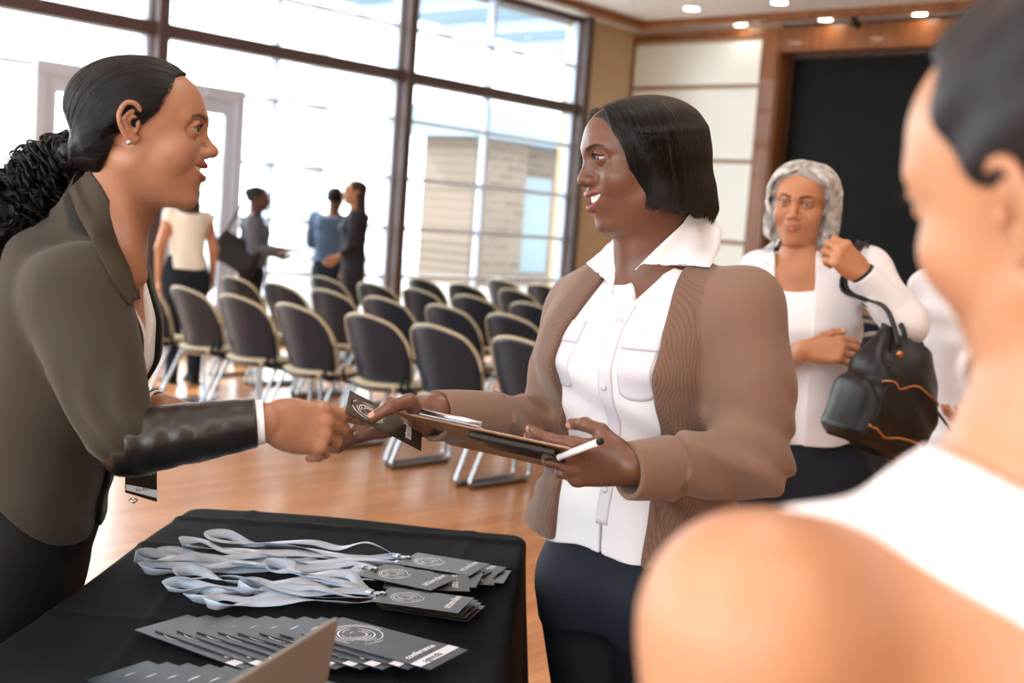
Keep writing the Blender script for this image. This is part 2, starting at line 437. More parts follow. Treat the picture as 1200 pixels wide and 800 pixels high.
def floor_mat():
    m = bpy.data.materials.new('oak_floor'); m.use_nodes = True; N = m.node_tree.nodes; L = m.node_tree.links; b = N['Principled BSDF']
    tc = N.new('ShaderNodeTexCoord'); mp = N.new('ShaderNodeMapping'); L.new(tc.outputs['Object'], mp.inputs[0])
    t = N.new('ShaderNodeTexBrick'); L.new(mp.outputs[0], t.inputs['Vector'])
    t.inputs['Scale'].default_value = 1.; t.inputs['Brick Width'].default_value = 1.1; t.inputs['Row Height'].default_value = .083
    t.inputs['Mortar Size'].default_value = .0015; t.inputs['Bias'].default_value = 0; t.offset = .37; t.inputs['Mortar Smooth'].default_value = 0.
    t.inputs['Color1'].default_value = hexc('#d3955e'); t.inputs['Color2'].default_value = hexc('#b47442'); t.inputs['Mortar'].default_value = hexc('#7d5133')
    mp2 = N.new('ShaderNodeMapping'); mp2.inputs['Scale'].default_value = (2.2, 26, 1); L.new(tc.outputs['Object'], mp2.inputs[0])
    n = N.new('ShaderNodeTexNoise'); n.inputs['Scale'].default_value = 1.6; n.inputs['Detail'].default_value = 5; n.inputs['Distortion'].default_value = .6; L.new(mp2.outputs[0], n.inputs['Vector'])
    r = N.new('ShaderNodeValToRGB'); r.color_ramp.elements[0].position = .3; r.color_ramp.elements[1].position = .75
    r.color_ramp.elements[0].color = hexc('#9c6236'); r.color_ramp.elements[1].color = hexc('#dba673')
    L.new(n.outputs['Fac'], r.inputs[0]); x = N.new('ShaderNodeMix'); x.data_type = 'RGBA'; x.inputs[0].default_value = .38
    L.new(t.outputs[0], x.inputs[6]); L.new(r.outputs[0], x.inputs[7]); L.new(x.outputs[2], b.inputs['Base Color'])
    b.inputs['Roughness'].default_value = .3; b.inputs['Coat Weight'].default_value = .25; b.inputs['Coat Roughness'].default_value = .22; return m
M_floor = floor_mat()
UC, VC = 14.2*K, 10.55*K          # corner of window wall and screen wall
ZC = 4.10                         # ceiling
U0, V0 = -3.2, -4.6               # room limits behind and right of the camera
struct('floor', MB().box((U0, V0, -.1), (UC+.3, VC+.05, 0)), M_floor)
struct('ceiling', MB().box((U0, V0, ZC), (UC+.3, VC+.3, ZC+.15)), M_ceil)
# brown ceiling beams forming the tray edge
TU, TV = 13.45*K, 10.0*K
mb = MB()
mb.box((U0, TV-.13, ZC-.09), (TU+.13, TV, ZC+.01)); mb.box((TU, V0, ZC-.09), (TU+.13, TV-.13, ZC+.01))
struct('trim_1', mb, M_wood)
# window wall: solid end piece next to the corner + low kerb + header
W3 = 13.06*K
struct('wall_left', MB().box((W3, VC, 0), (UC+.3, VC+.3, ZC)), M_cream)
struct('trim_5', MB().box((U0, VC, 0), (W3, VC+.25, .12)), M_bronze)
struct('trim_6', MB().box((U0, VC-.02, 4.02), (W3, VC+.25, ZC)), M_bronze)
# main mullions + transom (bronze), one object per bay window
def window(n, ua, ub, sub, rails, door=None):
    w = tag(room(empty(f'window_{n}')), kind='structure'); w.location = (0, 0, 0)
    f = MB()
    f.box((ua-.055, VC-.16, .12), (ua+.055, VC+.1, 4.02), .006)
    f.box((ua, VC-.1, 2.875), (ub, VC+.08, 3.005), .005)
    fo = f.build('window_frame', M_bronze, w)
    g = MB()
    for z in rails: g.box((ua+.05, VC-.015, z-.02), (ub-.05, VC+.06, z+.02))
    for s_ in sub: g.box((s_-.02, VC-.03, .12), (s_+.02, VC+.07, 4.02))
    g.box((ua+.055, VC-.02, .12), (ua+.1, VC+.08, 4.02)); g.box((ub-.1, VC-.02, .12), (ub-.055, VC+.08, 4.02))
    g.build('muntin', M_alu, w)
    p = MB().box((ua+.05, VC+.02, .12), (ub-.05, VC+.028, 4.02)).build('pane', M_glass, w)
    return w
def glass_mat():
    m = bpy.data.materials.new('clear_glass'); m.use_nodes = True; N = m.node_tree.nodes; L = m.node_tree.links
    for q in list(N): N.remove(q)
    o = N.new('ShaderNodeOutputMaterial'); t = N.new('ShaderNodeBsdfTransparent'); t.inputs[0].default_value = (.93, .96, .97, 1)
    g = N.new('ShaderNodeBsdfGlossy'); g.inputs['Roughness'].default_value = .02; lw = N.new('ShaderNodeLayerWeight'); lw.inputs[0].default_value = .5; fr = N.new('ShaderNodeMath'); fr.operation = 'POWER'; fr.inputs[1].default_value = 4.; L.new(lw.outputs['Facing'], fr.inputs[0])
    mx = N.new('ShaderNodeMixShader'); L.new(fr.outputs[0], mx.inputs[0]); L.new(t.outputs[0], mx.inputs[1]); L.new(g.outputs[0], mx.inputs[2]); L.new(mx.outputs[0], o.inputs[0])
    return m
M_glass = glass_mat()
RL = [.77*K, 1.33*K, 1.90*K, 2.56*K, 3.60*K]
ms = [0.2*K, 3.42*K, 6.62*K, 9.82*K, 13.0*K]
window(1, -3.1, ms[0], [-1.5], RL); window(2, ms[0], ms[1], [1.7], RL)
window(3, ms[1], ms[2], [4.9*K], [RL[0], RL[3]*.999, RL[4]]); window(4, ms[2], ms[3], [8.05*K], RL); window(5, ms[3], ms[4], [11.28*K], RL)
struct('trim_2', MB().box((ms[4]-.06, VC-.16, .0), (ms[4]+.05, VC+.1, ZC), .005), M_bronze)
# glazed doors either side of the mullion at ms[2]
def gdoor(n, ua, ub, hs):
    d = tag(room(empty(f'door_{n}')), kind='structure')
    f = MB(); z = 2.5*K
    f.box((ua, VC-.12, 0), (ua+.09, VC-.01, z)); f.box((ub-.09, VC-.12, 0), (ub, VC-.01, z)); f.box((ua, VC-.12, z-.02), (ub, VC-.01, z+.09))
    f.build('door_frame', M_alu, d)
    l = MB(); a, b = ua+.09, ub-.09
    l.box((a, VC-.09, .02), (a+.11, VC-.04, z-.02)); l.box((b-.11, VC-.09, .02), (b, VC-.04, z-.02)); l.box((a+.11, VC-.09, z-.16), (b-.11, VC-.04, z-.02)); l.box((a+.11, VC-.09, .02), (b-.11, VC-.04, .28))
    lo = l.build('door_leaf', M_alu, d)
    hx = b-.16 if hs > 0 else a+.16
    MB().tube([(hx, VC-.09, .9), (hx, VC-.15, .92), (hx, VC-.15, 1.25), (hx, VC-.09, 1.27)], .012).build('door_handle', M_chrome, lo)
    MB().box((a+.11, VC-.068, .28), (b-.11, VC-.062, z-.16)).build('pane', M_glass, lo)
    MB().box((a+.3, VC-.16, z-.01), (b-.3, VC-.1, z+.06), .006).build('door_closer', M_alu, lo)
M_chrome = mat('chrome', '#c7cdd4', .22, metal=1.)
gdoor(1, 5.40*K, 6.55*K, 1); gdoor(2, 6.70*K, 7.60*K, -1)
# ---- screen wall (U = UC)
P1, P2 = 8.26*K, 8.50*K
mb = MB(); mb.box((UC, V0, 0), (UC+.3, 2.6, ZC)); mb.box((UC+.28, 2.6, 0), (UC+.45, P1, ZC)); mb.box((UC, P1, 0), (UC+.3, VC+.3, ZC))
struct('wall_back', mb, M_cream)
mb = MB(); mb.box((UC-.06, P1, 0), (UC+.02, P2, 3.97), .005); mb.box((UC-.05, VC-.04, 0), (UC+.02, VC, 3.97)); mb.box((UC-.06, P1, 3.96), (UC+.02, VC, 4.05))
mb.box((UC-.05, 2.4, 3.76), (UC+.3, P1, 4.05)); mb.box((UC-.05, 2.4, .72), (UC+.3, P1, .83)); mb.box((UC-.03, P1-.03, 0), (UC+.28, P1+.002, 3.97))
struct('trim_3', mb, M_wood)
mb = MB(); mb.box((UC-.03, 2.4, 0), (UC+.02, P1, .72)); struct('trim_7', mb, M_wood)
mb = MB()
zs = [.05, 1.42, 2.44, 3.38, 3.96]
for z0, z1 in zip(zs[:-1], zs[1:]): mb.box((UC-.035, P2, z0), (UC-.012, VC-.04, z1-.05), .004)
struct('trim_8', mb, M_panel)
mb = MB()
for z in zs[1:-1]: mb.box((UC-.05, P2, z-.05), (UC, VC-.04, z), .004)
struct('trim_4', mb, mat('pale_oak', '#9b7a5c', .45))
sc_ = tag(room(empty('projection_screen')), 'large matt black screen filling the recess in the wood trimmed back wall', 'screen')
MB().box((UC+.2, 2.75, .85), (UC+.26, P1-.12, 3.72), .004).build('screen_surface', M_screen, sc_)
mb = MB(); mb.box((UC+.15, 2.6, .83), (UC+.28, 2.75, 3.76)); mb.box((UC+.15, P1-.12, .83), (UC+.28, P1, 3.76)); mb.box((UC+.15, 2.75, 3.70), (UC+.28, P1-.12, 3.76)); mb.build('screen_frame', M_darkwood, sc_)
# ---- walls behind the camera, with windows of their own
mb = MB()
mb.box((U0, V0-.2, 0), (UC+.3, V0, ZC)); struct('wall_right', mb, M_cream)
mb = MB(); mb.box((U0-.2, V0, 0), (U0, VC+.3, .6)); mb.box((U0-.2, V0, 3.2), (U0, VC+.3, ZC))
for a, b in ((V0, V0+.8), (-1.2, -.4), (3.0, 3.8), (7.2, VC+.3)): mb.box((U0-.2, a, .6), (U0, b, 3.2))
struct('wall_front', mb, M_cream)
# ---- recessed ceiling lights
M_lamp = emit('lamp_glow', '#fff6e6', 14.)
def downlight(u, v, lab):
    t = tag(empty('ceiling_light', uv(u, v, ZC), RZ), lab, 'ceiling light', 'recessed ceiling lights')
    m = MB(); m.tube([(0, 0, -.012), (0, 0, .003)], .1, 24); m.build('trim_ring', M_ceil, t)
    m = MB(); m.tube([(0, 0, -.016), (0, 0, -.0125)], .082, 24); m.build('lamp_lens', M_lamp, t)
    return t
where = {(0, 0): 'above the pale panels', (0, 1): 'left of the screen top', (0, 2): 'above the middle of the screen', (0, 3): 'above the right part of the screen',
         (1, 0): 'inside the beam above the pale panels', (1, 1): 'inside the beam towards the screen', (1, 2): 'inside the beam in front of the screen', (1, 3): 'inside the beam at the far right'}
for i, u in enumerate((13.97*K, 12.86*K)):
    for j in range(4):
        downlight(u, (8.75-1.2*j)*K, f"round recessed ceiling light {where[(i, j)]}")
t = tag(empty('track_spotlight', uv(TU+.06, 6.9*K, ZC-.09), RZ), 'small black spotlight clamped to the brown ceiling beam', 'spotlight')
M_blackmetal = mat('black_metal', '#141414', .45)
m = MB(); m.tube([(0, 0, 0), (0, 0, -.05)], .012); m.build('mount', M_blackmetal, t)
m = MB(); m.tube([(-.06, 0, -.04), (.06, 0, -.09)], .038, 14); m.build('lamp_head', M_blackmetal, t)
# ---- outside
struct('ground_outside', MB().box((-6, VC+.3, -.12), (30, VC+40, -.02)), M_pave)
bl = tag(room(empty('brick_building')), 'pale brick building across the forecourt seen through the right windows', 'building')
mb = MB(); mb.box((20.2, VC+9, -.02), (22.0, VC+10.6, 3.3)); mb.box((22.0, VC+9.6, -.02), (32, VC+10.6, 3.3)); mb.build('wall', M_brick, bl)
mb = MB(); mb.box((19.8, VC+8.6, 3.3), (32.2, VC+10.8, 4.0)); mb.build('roof', mat('roof_fascia', '#82939e', .7), bl)
mb = MB()
for k in range(4): mb.box((22.2+k*2.4, VC+9.56, .3), (23.6+k*2.4, VC+9.64, 2.6))
mb.build('window_glass', mat('far_glass', '#78868e', .3), bl)
bc = tag(room(empty('entrance_canopy')), 'pale flat entrance canopy on white columns outside the windows', 'canopy')
MB().box((9.5, VC+1.8, 4.75), (24, VC+5.5, 4.95)).build('canopy_slab', mat('canopy_grey', '#7c93a3', .7), bc)
mb = MB()
for k in range(8): mb.box((9.7+k*1.9, VC+1.8, 4.6), (9.85+k*1.9, VC+5.5, 4.75))
mb.build('canopy_beam', M_alu, bc)
for u in (10.2, 15.35, 19.5, 23.5):
    MB().tube([(u, VC+2.3, -.02), (u, VC+2.3, 4.75)], .13, 20).build('column', M_ceil, bc)
cr = tag(room(empty('parked_car')), 'silver car parked on the bright forecourt outside the window', 'car')
def car(parent, u, v):
    b = MB(); prof = [(-2.1, .35), (-2.15, .7), (-1.9, .9), (-1.2, 1.0), (-.6, 1.42), (.7, 1.45), (1.4, 1.02), (2.0, .92), (2.15, .6), (2.1, .35)]
    n = len(prof); V = [(u+x, v-.85+(.12 if z > 1.2 else 0), z) for x, z in prof]+[(u+x, v+.85-(.12 if z > 1.2 else 0), z) for x, z in prof]
    F = [tuple(range(n)), tuple(range(2*n-1, n-1, -1))]+[(i, (i+1) % n, n+(i+1) % n, n+i) for i in range(n)]
    b.add(V, F); b.build('car_body', mat('silver_car', '#b9bdc2', .3, metal=.4), parent)
    g = MB(); g.add([(u-1.05, v-.86, 1.02), (-.55+u, v-.76, 1.36), (.62+u, v-.76, 1.38), (1.15+u, v-.86, 1.04)], [(0, 1, 2, 3)]); g.build('side_window', mat('car_glass', '#2e3940', .1), parent)
    for x in (-1.35, 1.35):
        for y in (-.86, .7): MB().tube([(u+x, v+y, .32), (u+x, v+y+.16, .32)], .33, 20).build('wheel', M_blackmetal, parent)
car(cr, 9.6, VC+17)
# ------------------------------------------------------------------ stacking chairs
M_shell = mat('black_shell', '#17222f', .33, spec=.4)
M_pad = mat('cream_vinyl', '#b9b095', .55, bump=.2, bscale=300)
M_tube = mat('bright_tube', '#b3c0cc', .25, metal=1.)
M_rubber = mat('black_rubber', '#101112', .6)
def squircle(a, b):
    return a*math.sqrt(max(0, 1-b*b*.42)), b*math.sqrt(max(0, 1-a*a*.42))
def back_pt(a, b, off=0.0, sx=.248, sz=.205):
    x, z = squircle(a, b)
    if b <= 0: x = a*math.sqrt(1-b*b*.10); z = b*(1-.10*a*a)
    bulge = .10*x*x            # wraps forward at the sides
    wid = sx*(1.0+.05*z)
    return (-.17+bulge-.055*z*1.3+off, -x*wid, .63+z*sz)
def make_chair():
    t = empty('stacking_chair', (0, 0, 0))
    m = MB(); m.grid(lambda u, v: back_pt(2*u-1, 2*v-1), 25, 21, thick=.014); m.build('backrest', M_shell, t)
    b = t.children[0]
    rim = []
    for k in range(49):
        a = -PI*.02+(PI*1.04)*k/48; ca, sa = math.cos(a), math.sin(a); mx = max(abs(ca), abs(sa)); rim.append(back_pt(ca/mx, sa/mx, .008, 0.252, .209))
    MB().tube(rim, .0095, 8).build('edge_trim', M_pad, b)
    m = MB(); m.grid(lambda u, v: tuple(np.array(back_pt(2*u-1, 2*v-1, .03, .24, .18))+np.array([.012*(1-(2*u-1)**4)*(1-(2*v-1)**4), 0, 0])), 15, 13, thick=.018); m.build('back_pad', M_pad, t)
    # seat: rounded pad with waterfall front on a black pan
    def seat(u, v, top):
        a, c = 2*u-1, 2*v-1; x, y = squircle(a, c)
        e = max(abs(a), abs(c)); z = .452 if top else .415
        z -= (.02*e**6 if top else -.012*e**4); z -= .03*max(0, x)**3; z += .012*y*y
        return (.075+x*.225, y*.235, z)
    m = MB(); m.grid(lambda u, v: seat(u, v, True), 17, 17, thick=.045); m.build('seat', M_pad, t)
    m = MB(); m.grid(lambda u, v: tuple(np.array(seat(u, v, False))*np.array([.98, .98, 1])+np.array([0, 0, -.002])), 13, 13, thick=.02); m.build('seat_pan', M_shell, t)
    for s in (-1, 1):
        y = s*.252
        def bez(P, r=.04, n=5):
            out = [np.array(P[0], float)]
            for i in range(1, len(P)-1):
                p, a, c = map(lambda q: np.array(q, float), (P[i], P[i-1], P[i+1])); ra = min(r, np.linalg.norm(a-p)/2); rc = min(r, np.linalg.norm(c-p)/2)
                A = p+unit(a-p)*ra; B = p+unit(c-p)*rc
                for k in range(n+1):
                    q = k/n; out.append((1-q)**2*A+2*q*(1-q)*p+q*q*B)
            return out+[np.array(P[-1], float)]
        MB().tube(bez([(-.02, y*.80, .40), (-.03, y*.97, .395), (-.21, y, .02), (.27, y, .02), (.25, y*.97, .39), (.1, y*.8, .40)]), .0125, 8).build('leg', M_tube, t)
        lg = t.children[-1]
        MB().tube([(-.19, y, .008), (.25, y, .008)], .010, 8).build('runner_glide', M_rubber, lg)
        MB().tube(bez([(.06, y*.8, .397), (-.10, y*.95, .41), (-.112, y*.99, .45), (-.108, y*.985, .50)], .05), .011, 8).build('back_support', M_rubber, t)
    MB().tube([(-.02, -.215, .395), (-.02, .215, .395)], .011, 8).build('cross_bar', M_tube, t)
    return t
proto = make_chair()
def vrow(v0, n, p=.59): return [v0+p*k for k in range(n)]
rows = [(4.93, vrow(2.35, 10), 'in the row nearest the table'), (6.10, vrow(2.28, 11), 'in the second row from the table'),
        (7.22, vrow(2.48, 11), 'in the third row from the table'), (8.50, vrow(2.6, 11), 'in the fourth row from the table'),
        (9.80, vrow(2.75, 11), 'in the fifth row from the table'), (11.1, vrow(2.9, 11), 'in the sixth, farthest row')]
ordn = ['nearest the window', 'second from the window', 'third from the window', 'fourth from the window', 'fifth from the window', 'sixth from the window', 'seventh from the window', 'eighth from the window', 'ninth from the window', 'tenth from the window', 'eleventh from the window']
first = True
for ri, (u, vs, rn) in enumerate(rows):
    vs = sorted(vs, reverse=True)
    for ci, v in enumerate(vs):
        o = proto if first else copy_tree(proto); first = False
        p = uv(u+RNG.uniform(-.03, .03), v); o.location = p; o.rotation_euler = (0, 0, RZ+math.radians(RNG.uniform(-2.5, 2.5)))
        tag(o, f"black shell chair, {ordn[ci]} {rn}", 'chair', 'black stacking chairs set out in rows')
# ------------------------------------------------------------------ table and cloth
TR = math.radians(-2.7); TC = np.array([-.351, 1.724]); TW, TL, TH = .70, 1.83, .735
tdir = np.array([math.sin(-TR), math.cos(-TR)]); tx = np.array([math.cos(TR), math.sin(TR)])
M_vinyl = mat('table_laminate', '#d8d6d0', .5)
tb = empty('folding_table', (TC[0], TC[1], 0), TR, 'folding banquet table hidden under the black cloth', 'table')
MB().box((-TW/2, -TL/2, TH-.035), (TW/2, TL/2, TH), .008).build('tabletop', M_vinyl, tb)
for sx in (-1, 1):
    for sy in (-1, 1):
        MB().tube([(sx*.27, sy*.7, .01), (sx*.27, sy*.7, TH-.035)], .014).build('leg', M_blackmetal, tb)
for sy in (-1, 1): MB().tube([(-.27, sy*.7, .35), (.27, sy*.7, .35)], .011).build('cross_bar', M_blackmetal, tb)
M_cloth = mat('black_tablecloth', '#080b11', .85, spec=.12, bump=.5, bscale=420, stretch=(1, 1, 1), wave=(150, .25, 'DIAGONAL'), bdist=.0012)
def cloth_top_z(x, y):
    z = TH+.006
    z += .0035*math.sin(x*9+1.7*math.sin(y*4))*math.sin(y*5+.6)
    for (cx, a, w, h) in ((.21, .04, .012, .003), (-.18, -.05, .01, .003)):   # fold creases running along the table
        z += h*math.exp(-((x-cx-a*math.sin(y*2.))/w)**2)
    for (cy, w, h) in ((.62, .012, .003), (.20, .012, .0025), (.84, .012, .005)):
        z += h*math.exp(-((y-cy-.02*math.sin(x*6))/w)**2)
    return z
def cloth():
    per = []; hw, hl, r = TW/2+.006, TL/2+.006, .03
    def corner(cx, cy, a0):
        return [(cx+r*math.cos(math.radians(a0+90*k/8)), cy+r*math.sin(math.radians(a0+90*k/8)), math.radians(a0+90*k/8)) for k in range(9)]
    def seg(p, q, n):
        a = (p[0], p[1]); b = (q[0], q[1]); ang = math.atan2(-(b[0]-a[0]), b[1]-a[1])
        return [(a[0]+(b[0]-a[0])*k/n, a[1]+(b[1]-a[1])*k/n, p[2]) for k in range(1, n)]
    cs = [corner(hw-r, hl-r, 0), corner(-hw+r, hl-r, 90), corner(-hw+r, -hl+r, 180), corner(hw-r, -hl+r, 270)]
    for i, c in enumerate(cs):
        per += c; nx = cs[(i+1) % 4]; d = math.hypot(nx[0][0]-c[-1][0], nx[0][1]-c[-1][1]); per += seg(c[-1], nx[0], int(d/.012))
    n = len(per); V = []; F = []
    NT = 60; rad = .016
    ks = list(np.linspace(0.02, 1, NT)); s_len = [0]
    for i in range(1, n): s_len.append(s_len[-1]+math.hypot(per[i][0]-per[i-1][0], per[i][1]-per[i-1][1]))
    rings = [('t', k) for k in ks]+[('r', k/4) for k in range(1, 5)]+[('d', (k/22)) for k in range(1, 23)]
    for kind, k in rings:
        for i, (x, y, a) in enumerate(per):
            s = s_len[i]; isc = abs(math.sin(2*a)) > .05
            ca = .5-.5*math.cos(4*a) if isc else 0
            wv = .5+.5*math.sin(s*19+2.1*math.sin(s*3.7))
            if kind == 't': X, Y = x*k, y*k; Z = cloth_top_z(X, Y)
            else:
                ox = math.cos(a); oy = math.sin(a); edge = cloth_top_z(x, y)
                if kind == 'r': th = k*PI/2; out = rad*math.sin(th); Z = edge-rad*(1-math.cos(th))
                else:
                    fl_ = .35 if abs(x) > hw-.02 else 1.; out = rad+(.018*k+.05*k**1.2*wv*fl_+ca*.06*k**.8)+.004*math.sin(s*47)*k; Z = edge-rad-(edge-rad-.012)*k
                X, Y = x+ox*out, y+oy*out
            V.append((X, Y, Z))
    for j in range(len(rings)-1):
        for i in range(n): F.append((j*n+i, j*n+(i+1) % n, (j+1)*n+(i+1) % n, (j+1)*n+i))
    F.append(tuple(range(n-1, -1, -1)))
    me = mesh_from('tablecloth', V, F, True); o = put('tablecloth', me, M_cloth)
    o.location = (TC[0], TC[1], 0); o.rotation_euler = (0, 0, TR)
    return tag(o, 'black woven cloth draped over the registration table', 'tablecloth')
cloth()
# ------------------------------------------------------------------ camera, lights, world
cam = bpy.data.cameras.new('camera'); co = bpy.data.objects.new('camera', cam); C.objects.link(co)
cam.sensor_width = 36; cam.lens = FPX/1200*36; cam.clip_start = .05
Rm = Matrix(np.stack([_r2, _u2, -_f], 1).tolist()).to_4x4(); Rm.translation = Vector(CAM); co.matrix_world = Rm
cam.dof.use_dof = True; cam.dof.focus_distance = 2.12; cam.dof.aperture_fstop = 3.8
bpy.context.scene.camera = co
w = bpy.data.worlds.new('daylight'); bpy.context.scene.world = w; w.use_nodes = True
bg = w.node_tree.nodes['Background']; bg.inputs[0].default_value = (.93, .97, 1.0, 1); bg.inputs[1].default_value = 3.2
sn = bpy.data.lights.new('sun', 'SUN'); so = bpy.data.objects.new('sun', sn); C.objects.link(so); sn.energy = 3.5; sn.angle = .02; sn.color = (1, .96, .88)
sd = -(np.array([*(-.35*U+.95*Vv), 1.05])); so.rotation_euler = Vector(sd).to_track_quat('-Z', 'Y').to_euler()
# fill light panels, added out of view on the ceiling to brighten the front
M_fill = emit('fill_panel_glow', '#fffaf2', 3.3)
def fill_panel(u, v, lab):
    t = tag(empty('ceiling_fill_panel', uv(u, v, ZC), RZ), lab, 'ceiling light', 'unseen fill light panels added over the front of the hall')
    m = MB(); m.box((-.62, -.62, -.05), (.62, .62, .0), .004); m.build('housing', M_ceil, t)
    m = MB(); m.box((-.58, -.58, -.056), (.58, .58, -.0505)); m.build('fill_glow', M_fill, t)
for u, v, l in ((-1.6, 1.6, 'added square fill light panel behind the camera by the window side'), (.4, -1.6, 'added square fill light panel behind the camera by the right wall'), (2.2, 1.2, 'added square fill light panel above the table'),
                (5.4, -1.4, 'added square fill light panel right of the grey-haired woman'), (-1.8, -2.6, 'added square fill light panel in the rear corner')): fill_panel(u, v, l)
vs_ = bpy.context.scene.view_settings; vs_.view_transform = 'Standard'; vs_.look = 'None'; vs_.gamma = 1; vs_.exposure = 1.2; vs_.use_curve_mapping = False
cy = bpy.context.scene.cycles; cy.max_bounces = 8; cy.diffuse_bounces = 5; cy.transparent_max_bounces = 16; cy.sample_clamp_indirect = 6
# ------------------------------------------------------------------ skin and cloth materials
def skin(name, c1, c2, lip, brow='#1c120d', nail=None, rough=.42):
    return mat(name, c1, rough, spec=.36, col2=c2, cscale=9, cdetail=5, sss=.12, bump=.12, bscale=900, bdist=.0006,
               masks=(('lip', lip), ('brow', brow), ('nail', nail or '#d9a48c')))
SK_L = skin('warm_brown_skin', '#a0745b', '#93674f', '#7a4636', nail='#e0b09a')
SK_M = skin('deep_brown_skin', '#6b4636', '#5e3c2e', '#7b4340', nail='#b98872', rough=.36)
SK_G = skin('tan_skin', '#b07a58', '#a06b4b', '#93504a')
SK_F = skin('light_tan_skin', '#b98868', '#ae7d5e', '#b06a5c')
SK_B = skin('far_tan_skin', '#b98463', '#ad7857', '#93504a')
M_eye = mat('eye_white', '#938b85', .12, spec=.6, masks=(('iris', '#2a1810'), ('pupil', '#050404')))
M_teeth = mat('teeth', '#e9e3d8', .2)
M_mouth = mat('mouth_inside', '#3a1512', .5)
M_lash = mat('lashes', '#0c0908', .6)
def hairmat(name, c, rough=.35, c2=None):
    return mat(name, c, rough, spec=.25, col2=c2, cscale=25)
